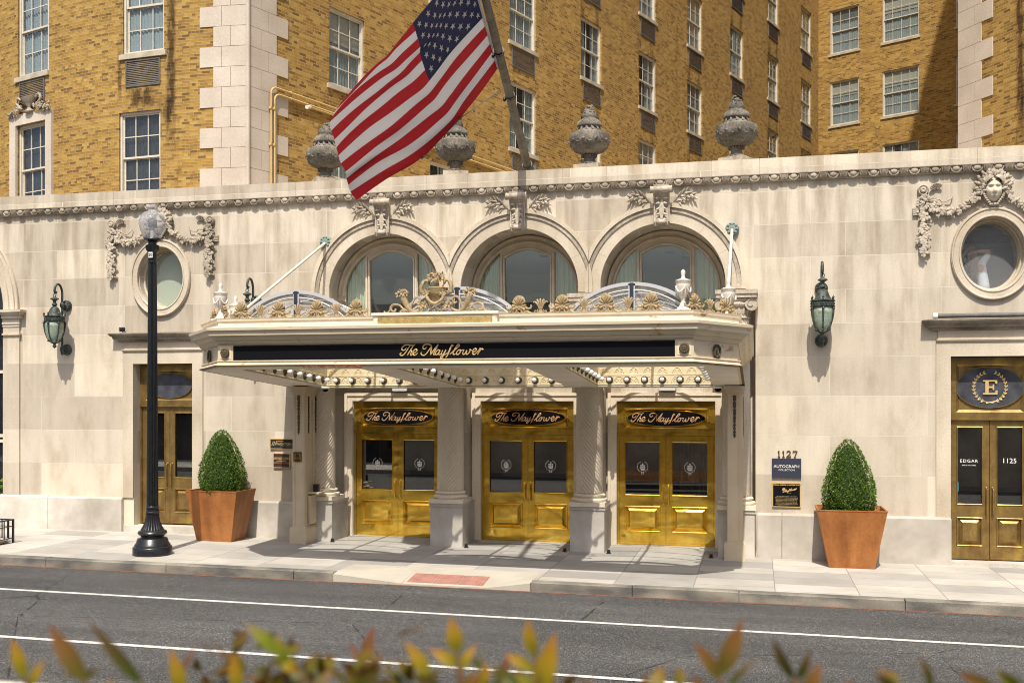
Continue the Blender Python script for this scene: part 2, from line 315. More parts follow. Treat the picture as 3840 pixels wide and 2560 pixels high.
# ------------------------------------------------------------------ mesh builder
def ico(sub):
    bm = bmesh.new(); bmesh.ops.create_icosphere(bm, subdivisions=sub, radius=1)
    v = [x.co.copy() for x in bm.verts]; f = [[q.index for q in p.verts] for p in bm.faces]; bm.free(); return v, f
ICO = {k: ico(k) for k in (1, 2, 3)}
class MB:
    def __init__(s): s.v = []; s.f = []; s.m = []; s.uv = None
    def add(s, vs, fs, mi=0):
        n = len(s.v); s.v += [Vector(p) for p in vs]; s.f += [[i + n for i in f] for f in fs]; s.m += [mi] * len(fs); return s
    def box(s, a, b, mi=0):
        x0, y0, z0 = a; x1, y1, z1 = b
        return s.add([(x0, y0, z0), (x1, y0, z0), (x1, y1, z0), (x0, y1, z0), (x0, y0, z1), (x1, y0, z1), (x1, y1, z1), (x0, y1, z1)],
                     [(0, 3, 2, 1), (4, 5, 6, 7), (0, 1, 5, 4), (1, 2, 6, 5), (2, 3, 7, 6), (3, 0, 4, 7)], mi)
    def cbox(s, c, d, mi=0): return s.box([c[k] - d[k] / 2 for k in range(3)], [c[k] + d[k] / 2 for k in range(3)], mi)
    def loft(s, rings, cap=(True, True), closed=True, mi=0):
        n = len(rings[0]); vs = [p for r in rings for p in r]; fs = []
        for i in range(len(rings) - 1):
            for j in range(n if closed else n - 1):
                k = (j + 1) % n; fs.append((i * n + j, i * n + k, (i + 1) * n + k, (i + 1) * n + j))
        if cap[0]: fs.append(tuple(reversed(range(n))))
        if cap[1]: fs.append(tuple((len(rings) - 1) * n + j for j in range(n)))
        return s.add(vs, fs, mi)
    def lathe(s, prof, c=(0, 0, 0), seg=20, flute=None, mi=0, twist=0, sy=1):
        """prof = [(r, z)]; flute = (count, depth) scallops the rings"""
        rings = []
        for r, z in prof:
            ring = []
            for k in range(seg):
                a = 2 * PI * k / seg; q = r
                if flute: q = r * (1 - flute[1] * (1 - abs(math.sin(flute[0] * (a + twist * z) / 2))) ** 1.6)
                ring.append((c[0] + q * math.cos(a), c[1] + sy * q * math.sin(a), c[2] + z))
            rings.append(ring)
        return s.loft(rings, mi=mi)
    def tube(s, pts, r, seg=8, mi=0, flat=1, cap=(True, True)):
        P = [Vector(p) for p in pts]; rad = r if isinstance(r, (list, tuple)) else [r] * len(P)
        t0 = (P[1] - P[0]).normalized(); up = Vector((0, 0, 1)) if abs(t0.z) < .95 else Vector((0, 1, 0))
        n = t0.cross(up).normalized(); rings = []
        for i, p in enumerate(P):
            t = ((P[min(i + 1, len(P) - 1)] - P[max(i - 1, 0)])).normalized()
            n = (n - t * n.dot(t));
            n = n.normalized() if n.length > 1e-6 else t.orthogonal().normalized()
            b = t.cross(n)
            rings.append([p + n * (rad[i] * math.cos(2 * PI * k / seg)) + b * (rad[i] * flat * math.sin(2 * PI * k / seg)) for k in range(seg)])
        return s.loft(rings, cap, mi=mi)
    def blob(s, c, d, rot=None, sub=1, mi=0, jit=0):
        v, f = ICO[sub]; q = rot.to_matrix() if rot else None; out = []
        for p in v:
            w = Vector((p.x * d[0], p.y * d[1], p.z * d[2]))
            if jit: w *= 1 + random.uniform(-jit, jit)
            if q: w = q @ w
            out.append(w + Vector(c))
        return s.add(out, f, mi)
    def leaf(s, base, tip, nrm, w, lift=.25, mi=0):
        b, t = Vector(base), Vector(tip); d = t - b; n = Vector(nrm).normalized(); sd = d.cross(n).normalized() * w; m = b + d * .45
        return s.add([b, m + sd + n * 0, t, m - sd, m + n * w * lift, b + d * .8 + sd * .5, b + d * .8 - sd * .5], [(0, 1, 4), (1, 5, 4), (5, 2, 4), (2, 6, 4), (6, 3, 4), (3, 0, 4)], mi)
    def sweep(s, path, prof, mi=0, caps=True):
        """path: plan points [(x, y)], prof: [(outward, z)]; outward is to the right-hand side of travel"""
        P = [Vector((p[0], p[1])) for p in path]; rings = []
        for i, p in enumerate(P):
            d0 = (P[i] - P[i - 1]).normalized() if i else None; d1 = (P[i + 1] - P[i]).normalized() if i < len(P) - 1 else None
            n0 = Vector((d0.y, -d0.x)) if d0 else None; n1 = Vector((d1.y, -d1.x)) if d1 else None
            if n0 and n1: n = (n0 + n1); n = n / n.dot(n0)
            else: n = n0 or n1
            rings.append([(p.x + n.x * o, p.y + n.y * o, z) for o, z in prof])
        return s.loft(rings, (caps, caps), True, mi)
    def grid(s, fn, nu, nv, mi=0):
        vs = [fn(i / nu, j / nv) for j in range(nv + 1) for i in range(nu + 1)]
        return s.add(vs, [(j * (nu + 1) + i, j * (nu + 1) + i + 1, (j + 1) * (nu + 1) + i + 1, (j + 1) * (nu + 1) + i) for j in range(nv) for i in range(nu)], mi)
    def xf(s, mtx, start=0):
        for i in range(start, len(s.v)): s.v[i] = mtx @ s.v[i]
        return s
    def map(s, fn, start=0):
        for i in range(start, len(s.v)): s.v[i] = Vector(fn(s.v[i]))
        return s
    def build(s, name, mats, parent=None, smooth=0, uv=None, fix=True):
        me = bpy.data.meshes.new(name); me.from_pydata([tuple(p) for p in s.v], [], s.f)
        for m in (mats if isinstance(mats, (list, tuple)) else [mats]): me.materials.append(m)
        me.polygons.foreach_set('material_index', s.m)
        if fix:
            bm = bmesh.new(); bm.from_mesh(me); bmesh.ops.recalc_face_normals(bm, faces=bm.faces); bm.to_mesh(me); bm.free()
        if smooth:
            me.polygons.foreach_set('use_smooth', [True] * len(me.polygons))
            if smooth < 179: me.set_sharp_from_angle(angle=R(smooth))
        if uv:
            l = me.uv_layers.new(name='UVMap')
            for lp in me.loops: l.data[lp.index].uv = uv(me.vertices[lp.vertex_index].co)
        me.update()
        o = bpy.data.objects.new(name, me); COL.objects.link(o)
        if parent: o.parent = parent
        return o

def plate(name, outer, holes, y0, y1, m, parent=None, uv=False, axis=None, tri=False):
    """a flat slab with holes: outlines in (x, z), thickness from y0 (front) to y1 (back)"""
    cu = bpy.data.curves.new(name, 'CURVE'); cu.dimensions = '2D'; cu.fill_mode = 'BOTH'; cu.extrude = abs(y1 - y0) / 2
    for pl in [outer] + list(holes):
        sp = cu.splines.new('POLY'); sp.points.add(len(pl) - 1); sp.use_cyclic_u = True
        for q, p in zip(sp.points, pl): q.co = (p[0], p[1], 0, 1)
    tmp = bpy.data.objects.new(name, cu); COL.objects.link(tmp)
    dg = bpy.context.evaluated_depsgraph_get()
    me = bpy.data.meshes.new_from_object(tmp.evaluated_get(dg)); me.name = name
    bpy.data.objects.remove(tmp); bpy.data.curves.remove(cu)
    me.transform(Matrix(((1, 0, 0, 0), (0, 0, -1, (y0 + y1) / 2), (0, 1, 0, 0), (0, 0, 0, 1))))
    me.materials.clear(); me.materials.append(m)
    for p in me.polygons: p.use_smooth = False; p.material_index = 0
    while me.uv_layers: me.uv_layers.remove(me.uv_layers[0])
    if uv:
        l = me.uv_layers.new(name='UVMap')
        for lp in me.loops:
            c = me.vertices[lp.vertex_index].co; l.data[lp.index].uv = (c.x + c.y, c.z)
    o = bpy.data.objects.new(name, me); COL.objects.link(o)
    if parent: o.parent = parent
    return o
def arc(cx, cz, rx, rz, a0, a1, n): return [(cx + rx * math.cos(R(a0 + (a1 - a0) * k / n)), cz + rz * math.sin(R(a0 + (a1 - a0) * k / n))) for k in range(n + 1)]
def ell(cx, cz, rx, rz, n=48): return arc(cx, cz, rx, rz, 0, 360 - 360 / n, n - 1)
def rect(x0, z0, x1, z1): return [(x0, z0), (x1, z0), (x1, z1), (x0, z1)]

def tag(o, label=None, cat=None, group=None, kind=None):
    if label: o['label'] = label
    if cat: o['category'] = cat
    if group: o['group'] = group
    if kind: o['kind'] = kind
    return o
def thing(name, label, cat, loc=(0, 0, 0), rz=0, group=None):
    o = bpy.data.objects.new(name, None); COL.objects.link(o); o.location = loc; o.rotation_euler = (0, 0, rz); o.empty_display_size = .2
    return tag(o, label, cat, group)
def part_empty(name, parent, loc=(0, 0, 0), rz=0):
    o = bpy.data.objects.new(name, None); COL.objects.link(o); o.parent = parent; o.location = loc; o.rotation_euler = (0, 0, rz); return o
def dup(o, parent=None, loc=None, rz=None):
    c = o.copy(); COL.objects.link(c)
    if parent: c.parent = parent
    if loc is not None: c.location = loc
    if rz is not None: c.rotation_euler = (0, 0, rz)
    for ch in list(o.children): dup(ch, c)
    return c
def text_mb(body, size, depth=.004, spacing=1.0, align='CENTER', bold=0):
    """block lettering from the built-in font; returns verts and faces in (x, z), facing -y"""
    cu = bpy.data.curves.new('lettering', 'FONT'); cu.body = body; cu.size = size; cu.extrude = depth / 2; cu.offset = bold; cu.align_x = align; cu.align_y = 'CENTER'
    cu.space_character = spacing; cu.resolution_u = 3
    tmp = bpy.data.objects.new('lettering', cu); COL.objects.link(tmp)
    me = bpy.data.meshes.new_from_object(tmp.evaluated_get(bpy.context.evaluated_depsgraph_get()))
    vs = [(v.co.x, -v.co.z, v.co.y) for v in me.vertices]; fs = [tuple(p.vertices) for p in me.polygons]
    bpy.data.objects.remove(tmp); bpy.data.curves.remove(cu); bpy.data.meshes.remove(me)
    return vs, fs
def put_text(mb, body, size, x, y, z, **k):
    vs, fs = text_mb(body, size, **k); return mb.add([(a + x, b + y, c + z) for a, b, c in vs], fs)
def catmull(pts, n=5):
    P = [pts[0]] + list(pts) + [pts[-1]]; out = []
    for i in range(1, len(P) - 2):
        for k in range(n):
            t = k / n; out.append(tuple(.5 * (2 * b + (c - a) * t + (2 * a - 5 * b + 4 * c - d) * t * t + (3 * b - a - 3 * c + d) * t ** 3) for a, b, c, d in zip(P[i - 1], P[i], P[i + 1], P[i + 2])))
    out.append(tuple(pts[-1])); return out
# the flowing script of the sign, one stroke per list, in sign units (x right, y down)
SCRIPT = [
 [(500,1178),(486,1204),(455,1218),(434,1206),(436,1180),(466,1152),(510,1139),(560,1146),(600,1150),(632,1134)],
 [(560,1146),(528,1190),(498,1235),(466,1274),(436,1290),(410,1282),(408,1262),(428,1252)],
 [(606,1150),(566,1212),(516,1290)], [(524,1272),(548,1238),(572,1226),(582,1236),(566,1268),(566,1286),(584,1284),(600,1270)],
 [(600,1264),(636,1248),(658,1226),(650,1208),(626,1212),(604,1240),(600,1270),(618,1288),(644,1280),(668,1256)],
 [(800,1176),(776,1200),(750,1196),(746,1168),(772,1142),(816,1136),(856,1146),(874,1160)],
 [(874,1160),(838,1214),(800,1264),(764,1290),(730,1284),(716,1264),(728,1246)],
 [(874,1160),(866,1220),(858,1286)], [(858,1286),(910,1216),(972,1138)], [(972,1138),(942,1196),(906,1262),(904,1284),(924,1280)],
 [(996,1226),(972,1216),(944,1236),(928,1268),(940,1286),(962,1276),(986,1244),(1000,1220),(980,1266),(984,1286),(1004,1278),(1022,1254)],
 [(1038,1220),(1020,1262),(1024,1284),(1044,1278),(1074,1234),(1084,1218),(1060,1268),(1036,1314),(1014,1332),(1004,1318),(1024,1298),(1070,1284),(1108,1256)],
 [(1214,1166),(1206,1150),(1190,1156),(1172,1188),(1150,1240),(1128,1292),(1104,1326)], [(1206,1160),(1184,1182),(1160,1232),(1136,1284),(1112,1318)],
 [(1166,1282),(1214,1240),(1270,1194),(1302,1160),(1296,1146),(1276,1152),(1248,1192),(1220,1244),(1212,1272),(1226,1286),(1250,1274)],
 [(1308,1216),(1282,1230),(1262,1262),(1270,1286),(1296,1276),(1318,1244),(1310,1218),(1330,1228),(1360,1218)],
 [(1372,1216),(1354,1258),(1358,1284),(1382,1276),(1412,1228),(1400,1264),(1408,1284),(1436,1270),(1458,1234),(1456,1212),(1470,1226),(1490,1226)],
 [(1492,1264),(1528,1246),(1550,1224),(1542,1206),(1518,1212),(1498,1242),(1494,1270),(1512,1288),(1536,1278),(1562,1252)],
 [(1562,1252),(1594,1222),(1602,1200),(1604,1222),(1584,1256),(1566,1288)], [(1586,1256),(1612,1222),(1630,1208),(1640,1218),(1652,1216)]]
def script_mb(mb, width, cx, y, cz, r, rise=0, only=None, slant=0):
    k = width / 1250.
    for i, st in enumerate(SCRIPT):
        if only and i not in only: continue
        if i >= 12: st = [(a - 24, b) for a, b in st]
        p = [(cx + (a - 1030) * k, y, cz - (b - 1226) * k + rise * (a - 1030) * k) for a, b in catmull(st, 4)]
        n = len(p); mb.tube(p, [r * (.78 + .36 * math.sin(PI * (q + .5) / n)) for q in range(n)], 5)
    return mb
# ------------------------------------------------------------------ the setting
def zg(x): return .02 - .0075 * x
def sheet(name, cells, m, thick=0, kind='structure', label=None):
    """cells: quads of (x, y, dz); dz is measured from the falling street level"""
    mb = MB()
    for q in cells:
        p = [(x, y, zg(x) + dz) for x, y, dz in q]
        if thick: mb.loft([[(a, b, c - thick) for a, b, c in p], p])
        else: mb.add(p, [tuple(range(len(p)))])
    return tag(mb.build(name, m), kind=kind, label=label)
sheet('ground', [[(-900, -900, -.9), (900, -900, -.9), (900, 900, -.9), (-900, 900, -.9)]], M['soil'])
sheet('road', [[(-220, -17.4, -.16), (220, -17.4, -.16), (220, -3.64, -.15), (-220, -3.64, -.15)]], M['asphalt'], .3)
KY = -3.65
RX0, RX1, RL, RR, RY = -2.15, 1.15, -.98, .46, -2.72
def strip(x0, x1, y0, y1): return [(x0, y0, 0), (x1, y0, 0), (x1, y1, 0), (x0, y1, 0)]
sheet('sidewalk', [strip(-70, RX0, KY + .2, 1.4), strip(RX0, RX1, RY, 1.4), strip(RX1, 70, KY + .2, 1.4)], M['slab'], .3)
rm = MB()
def gp(x, y, dz): return (x, y, zg(x) + dz)
rm.add([gp(RX0, KY + .2, 0), gp(RL, KY, -.12), gp(RL, RY, 0), gp(RX0, RY, 0)], [(0, 1, 2), (0, 2, 3)])
rm.add([gp(RL, KY, -.125), gp(RR, KY, -.125), gp(RR, RY, 0), gp(RL, RY, 0)], [(0, 1, 2, 3)])
rm.add([gp(RR, KY, -.12), gp(RX1, KY + .2, 0), gp(RX1, RY, 0), gp(RR, RY, 0)], [(0, 1, 2), (0, 2, 3)])
rm.add([gp(RX0, KY + .2, 0), gp(RX0, KY, -.02), gp(RL, KY, -.12)], [(0, 1, 2)])
rm.add([gp(RX1, KY + .2, 0), gp(RX1, KY, -.02), gp(RR, KY, -.12)], [(0, 1, 2)])
rm.add([gp(RX0, KY, -.02), gp(RL, KY, -.12), gp(RR, KY, -.12), gp(RX1, KY, -.02), gp(RX1, KY, -.3), gp(RX0, KY, -.3)], [(0, 1, 2, 3, 4, 5)])
tag(rm.build('ramp_pavement', M['concrete'], fix=False), kind='structure')
def ramp_z(y): return -.125 * (RY - y) / (RY - KY)
tm = MB()
for i in range(3):
    for j in range(2):
        x0, x1 = RL + .06 + i * .43, RL + .06 + i * .43 + .42; y0, y1 = KY + .10 + j * .24, KY + .10 + j * .24 + .23
        tm.loft([[gp(x, y, ramp_z(y) - .01) for x, y in ((x0, y0), (x1, y0), (x1, y1), (x0, y1))], [gp(x, y, ramp_z(y) + .006) for x, y in ((x0, y0), (x1, y0), (x1, y1), (x0, y1))]])
        for a in range(8):
            for b in range(4):
                x, y = x0 + .03 + a * .052, y0 + .03 + b * .056
                tm.lathe([(.014, 0), (.010, .006), (.003, .007)], gp(x, y, ramp_z(y) + .006), 6)
tag(tm.build('tactile_pavement', M['tactile']), kind='structure')
km = MB(); kx = -71.0; random.seed(3)
while kx < 71:
    ln = 2.35 if not (-5 < kx < 3) else 1.6
    x1 = min(kx + ln, RX0 if kx < RX0 else 71)
    if RX0 - .01 <= kx < RX1: kx = RX1; continue
    q = [(kx + .006, KY, 0), (x1 - .006, KY, 0), (x1 - .006, KY + .197, 0), (kx + .006, KY + .197, 0)]
    dz = random.uniform(-.004, .004)
    km.loft([[(x, y, zg(x) - .32) for x, y, z in q], [(x, y, zg(x) - .012 + dz) for x, y, z in q], [(x + (.008 if k in (0, 3) else -.008), y + (.014 if k < 2 else 0), zg(x) + .002 + dz) for k, (x, y, z) in enumerate(q)]])
    kx = x1
tag(km.build('kerb', M['kerb']), kind='structure')
sheet('road_strip', [[(-70, KY - .07, -.146), (70, KY - .07, -.146), (70, KY, -.144), (-70, KY, -.144)]], M['gutter'])
for yc, w in ((-5.62, .10), (-8.36, .10)):
    sheet('road_marking', [[(-90, yc - w / 2, -.1455), (90, yc - w / 2, -.1455), (90, yc + w / 2, -.1455), (-90, yc + w / 2, -.1455)]], M['paint_line'])
sheet('far_sidewalk', [strip(-220, 220, -21.5, -17.4)], M['slab'], .3)

# ------------------------------------------------------------------ the stone hotel front
A = (-2.61, .14, 2.89)
hotel = thing('stone_hotel', 'pale limestone hotel front with three arched windows above gold entrance doors', 'building')
W0, W1 = -17.0, 13.5
def arch_notch(c, r, zs, zc): return [(c - r, zs)] + [(c + r * math.cos(R(a)), zc + r * math.sin(R(a))) for a in range(180, -1, -6)] + [(c + r, zs)]
outer = [(W0, -.45), (-15.04, -.45)] + arch_notch(-13.2, 1.84, 4.80, 4.82) + [(-11.36, -.45),
         (-8.19, -.45), (-8.19, 3.62), (-6.81, 3.62), (-6.81, -.45), (-4.31, -.45), (-4.31, 4.86)]
for c in A: outer += arch_notch(c, 1.16, 4.86, 5.0)
outer += [(4.59, 4.86), (4.59, -.45), (7.93, -.45), (7.93, 3.63), (9.31, 3.63), (9.31, -.45), (W1, -.45), (W1, 6.87), (W0, 6.87)]
OC = ((-7.54, 5.41), (8.62, 5.41))
plate('stone_wall', outer, [ell(x, z, .515, .63) for x, z in OC], 0, .75, M['ashlar'], hotel, uv=True)
door_c = A
bk = [(-4.5, -.45)]
for c in door_c: bk += [(c - .945, -.45), (c - .945, 2.84), (c + .945, 2.84), (c + .945, -.45)]
bk += [(4.7, -.45), (4.7, 6.7), (-4.5, 6.7)]
plate('recess_wall', bk, [[(c - 1.2, 3.5)] + [(c + 1.2, 3.5)] + [(c + 1.2 * math.cos(R(a)), 4.98 + 1.24 * math.sin(R(a))) for a in range(0, 181, 8)] for c in A], .75, .98, M['ashlar'], hotel, uv=True)
# granite plinth
for x0, x1 in ((-17, -15.1), (-11.42, -10.2), (-10.19, -8.42), (-6.58, -4.36), (4.62, 5.05), (5.06, 7.93), (9.33, 13.5)):
    pl = MB(); pl.loft([[(x0, -.1, -.45), (x1, -.1, -.45), (x1, .1, -.45), (x0, .1, -.45)], [(x0, -.1, .765), (x1, -.1, .765), (x1, .1, .765), (x0, .1, .765)], [(x0 + .012, -.075, .80), (x1 - .012, -.075, .80), (x1 - .012, .1, .80), (x0 + .012, .1, .80)]])
    pl.build('granite_plinth', M['granite'], hotel)
for q0, q1 in (((-8.42, -.03, -.4), (-6.58, .5, .215)), ((7.93, -.05, -.45), (9.33, .5, .02)), ((-4.2, .5, -.4), (4.5, 1.0, .026))): st = MB(); st.box(q0, q1); st.build('door_step', M['granite'], hotel)
# parapet blocks, egg and dart moulding
pb = MB(); xs = [-17, -14.4, -12.2, -10.3, -8.6, -6.7, -5.9, -4.45, -3.62, -1.68, -.85, 1.02, 1.86, 3.80, 4.66, 6.4, 8.35, 10.2, 13.5]
for a, b in zip(xs, xs[1:]):
    pb.box((a + .004, -.115, 6.968), (b - .004, .42, 7.25))
pb.build('parapet', M['ashlar'], hotel, uv=lambda c: (c.x * .35 + 9, 5.3 + (c.z - 6.9) * .9))
pk = MB(); pk.box((-17, -.108, 6.966), (13.5, .4, 7.24)); pk.build('parapet_joints', M['mortar'], hotel)
eg = MB(); eg.sweep([(W0, 0), (W1, 0)], [(-.1, 6.83), (.03, 6.835), (.055, 6.85), (.062, 6.88), (.085, 6.95), (.115, 6.955), (.118, 6.969), (-.1, 6.969)])
x = -12.6
while x < 10.2:
    eg.blob((x, -.080, 6.908), (.066, .040, .056), sub=2)
    eg.tube([(x + .082 * math.cos(R(a)), -.088, 6.915 + .07 * math.sin(R(a))) for a in range(175, 366, 19)], .012, 5)
    for k, dx in enumerate((.112, .140, .160, .183, .203, .231)):
        eg.tube([(x + dx - (.172 - dx) * .1, -.102, 6.95), (x + dx, -.092, 6.90), (x + dx + (.172 - dx) * .3, -.066, 6.865)], .0165, 4)
    x += .3435
eg.build('egg_and_dart_moulding', M['lime_grey'], hotel, smooth=50)
# archivolts
def ring_piece(c, r0, r1, y0, lo, hi, m, nm, par):
    clampx = lambda p: (min(max(p[0], lo), hi), p[1])
    o = [clampx((c + r1 * math.cos(R(a)), 5.0 + r1 * math.sin(R(a)))) for a in range(-4, 185, 4)]
    i = [(c + r0 * math.cos(R(a)), 5.0 + r0 * math.sin(R(a))) for a in range(184, -5, -4)]
    return plate(nm, o + i, [], y0, .02, m, par)
for n, c in enumerate(A):
    lo = -9 if n == 0 else c - 1.372; hi = 9 if n == 2 else c + 1.372
    a = ring_piece(c, 1.163, 1.37, -.022, lo, hi, M['lime'], 'archivolt', hotel)
    ring_piece(c, 1.37, 1.45, -.048, lo, hi, M['lime_grey'], 'arch_bead', a)
    ring_piece(c, 1.45, 1.53, -.078, lo, hi, M['lime'], 'arch_moulding', a)
    jm = MB()
    for q in (28, 54, 126, 152):
        cs, sn = math.cos(R(q)), math.sin(R(q)); jm.tube([(c + 1.17 * cs, -.019, 5 + 1.17 * sn), (c + 1.366 * cs, -.019, 5 + 1.366 * sn)], .006, 4)
    jm.build('arch_joint', M['mortar'], a)
lb = MB()   # the bay at the left edge: a bigger arch on pilasters
a13 = plate('archivolt', [(-13.2 + 2.23 * math.cos(R(a)), 4.82 + 2.23 * math.sin(R(a))) for a in range(0, 181, 4)] + [(-13.2 + 1.845 * math.cos(R(a)), 4.82 + 1.845 * math.sin(R(a))) for a in range(180, -1, -4)], [], -.04, .02, M['lime'], hotel)
for r in (1.98, 2.12, 2.21):
    mb = MB(); mb.tube([(-13.2 + r * math.cos(R(a)), -.045, 4.82 + r * math.sin(R(a))) for a in range(0, 181, 4)], .028, 6); mb.build('arch_moulding', M['lime'], a13, smooth=60)
pm = MB(); pm.box((-11.355, -.045, .8), (-10.95, .02, 4.50)); pm.build('pilaster', M['ashlar'], hotel, uv=lambda c: (c.x + c.y + .4, c.z))
pc = MB()
for z0, z1, o in ((4.50, 4.53, .03), (4.44, 4.50, 0.01), (4.62, 4.70, .06), (4.70, 4.75, .11), (4.75, 4.80, .15), (4.53, 4.62, .012), (4.26, 4.30, .035)):
    pc.box((-11.355 - .0, -.05 - o, z0), (-10.95 + o, .02, z1 + .0005))
pc.build('pilaster_capital', M['lime'], hotel)
sw = part_empty('shop_window', hotel, (-13.2, .55, 0))
f = MB(); f.box((-1.84, 0, -.4), (1.84, .1, .75));
for z in (1.9, 2.02, 3.45, 4.8): f.box((-1.84, 0, z), (1.84, .08, z + .07))
for x in (-1.84, -.63, .57, 1.74): f.box((x, -.003, .75), (x + .1, .083, 4.8))
f.build('shop_frame', M['sash'], sw)
plate('pane', [(-1.84, .75), (1.84, .75)] + [(1.84 * math.cos(R(a)), 4.82 + 1.84 * math.sin(R(a))) for a in range(0, 181, 8)], [], .04, .05, M['pane'], sw)
f = MB(); f.box((-1.84, .9, .6), (1.84, .95, 6.8)); f.build('room_back', M['dark'], sw)
f = MB(); random.seed(5)
for k in range(60): f.blob((1.0 + random.uniform(-.3, .75), -.32 + random.uniform(-.12, .12), .82 + random.uniform(0, .28)), (.07, .07, .05), jit=.3)
f.build('window_box_foliage', M['boxleaf'], sw)
# columns with spiral fluting on granite pedestals
def column_shaft(tw):
    mb = MB(); N = 110; prof = []
    for k in range(N + 1):
        z = 1.09 + (4.34 - 1.09) * k / N; t = k / N; prof.append((.262 - .03 * t * t, z))
    mb.lathe(prof, seg=176, flute=(22, .18), twist=tw); return mb
CX = (-3.93, -1.235, 1.515, 4.25)
shaft_me = None
for k, x in enumerate(CX):
    c = part_empty('column', hotel, (x, .03, 0))
    if shaft_me is None:
        o = column_shaft(-3.4).build('shaft', M['lime_lifted'], c, smooth=179); shaft_me = o.data
        b = MB(); b.lathe([(.33, .94), (.345, .955), (.345, .985), (.32, 1.005), (.285, 1.012), (.28, 1.03), (.30, 1.04), (.305, 1.06), (.29, 1.08), (.265, 1.09), (.2, 1.09)], seg=40); b.box((-.34, -.34, .862), (.34, .34, .942))
        base_me = b.build('base', M['lime_lifted'], c, smooth=50).data
        b = MB(); b.loft([[(-.325, -.30, -.45), (.325, -.30, -.45), (.325, .55, -.45), (-.325, .55, -.45)], [(-.325, -.30, .80), (.325, -.30, .80), (.325, .55, .80), (-.325, .55, .80)]]); b.box((-.345, -.32, .80), (.345, .56, .862))
        ped_me = b.build('pedestal', M['granite'], c).data
        b = MB(); b.lathe([(.235, 4.34), (.255, 4.345), (.262, 4.36), (.255, 4.375), (.24, 4.38), (.24, 4.55), (.27, 4.56), (.29, 4.60), (.28, 4.64), (.2, 4.65)], seg=36)
        for q in range(18):
            a = 2 * PI * q / 18; b.leaf((.245 * math.cos(a), .245 * math.sin(a), 4.39), (.275 * math.cos(a), .275 * math.sin(a), 4.55), (math.cos(a), math.sin(a), 0), .035, .5)
            b.blob((.285 * math.cos(a), .285 * math.sin(a), 4.60), (.032, .032, .036))
        for sx in (-1, 1):
            b.tube([(sx * .27, -.27, 4.60), (sx * .27, .27, 4.60)], [.118, .118], 20)
            sp = [(sx * (.27) + sx * (.115 - .0105 * q) * math.cos(.55 * q + .6), -.275, 4.60 + (.115 - .0105 * q) * math.sin(.55 * q + .6)) for q in range(11)]
            b.tube(catmull(sp, 3), .014, 6)
        b.tube(catmull([(-.3, -.272, 4.70), (-.1, -.272, 4.685), (.1, -.272, 4.685), (.3, -.272, 4.70)], 3), .016, 6)
        b.box((-.30, -.255, 4.645), (.30, .27, 4.715)); b.box((-.36, -.31, 4.715), (.36, .31, 4.785)); b.box((-.38, -.33, 4.787), (.38, .33, 4.86))
        cap_me = b.build('ionic_capital', M['lime_grey'], c, smooth=40).data
    else:
        if k == 2: shaft_me = column_shaft(3.4).build('shaft', M['lime_lifted'], c, smooth=179).data
        for nm, me in (() if k == 2 else (('shaft', shaft_me),)) + (('base', base_me), ('pedestal', ped_me), ('ionic_capital', cap_me)):
            o = bpy.data.objects.new(nm, me); COL.objects.link(o); o.parent = c
# piers behind the columns carry the arches
pr = MB()
for x0, x1 in ((-1.235 - .215, -1.235 + .215), (1.515 - .215, 1.515 + .215)):
    pr.box((x0, .42, -.4), (x1, .752, 4.86))
pr.build('pier', M['ashlar'], hotel, uv=lambda c: (c.x + c.y, c.z))
# leaves, grapes: carved relief
def carve(mb, path, width, n, y=-.02, depth=.09, grape=.5, sz=1.0):
    P = catmull(path, 6); random.seed(len(P) * 13 + n)
    for k in range(n):
        t = (k + random.random()) / n * (len(P) - 1); i = min(int(t), len(P) - 2); u = t - i
        x = P[i][0] * (1 - u) + P[i + 1][0] * u; z = P[i][1] * (1 - u) + P[i + 1][1] * u
        w = width * (1 - .3 * abs(2 * k / n - 1)); dx, dz = random.gauss(0, .45) * w, random.gauss(0, .45) * w
        dx, dz = max(-w, min(w, dx)), max(-w, min(w, dz)); bulge = depth * max(.2, 1 - (dx * dx + dz * dz) / (w * w + 1e-6) * .8)
        if random.random() < grape:
            r = random.uniform(.024, .038) * sz; mb.blob((x + dx, y - bulge * .8, z + dz), (r, r, r), sub=1)
        else:
            a = random.uniform(0, 6.28); l = random.uniform(.06, .095) * sz
            for s in (-.75, 0, .75):
                mb.leaf((x + dx, y - bulge, z + dz), (x + dx + l * math.cos(a + s), y - bulge - .015, z + dz + l * math.sin(a + s)), (0, -1, 0), l * .42, .6)
def roll(mb, c, r, y): mb.lathe([(r, 0), (r * 1.02, .03), (r * .86, .06), (r * .55, .055), (r * .5, .085), (r * .3, .09), (.001, .075)], seg=22)
def rosette_disc(mb, x, z, r, y=0):
    s = len(mb.v); mb.lathe([(r, 0), (r, .05), (r * .84, .08), (r * .62, .065), (r * .52, .095), (r * .3, .105), (.002, .09)], seg=22)
    mb.xf(Matrix(((1, 0, 0, x), (0, 0, -1, y), (0, 1, 0, z), (0, 0, 0, 1))), s)
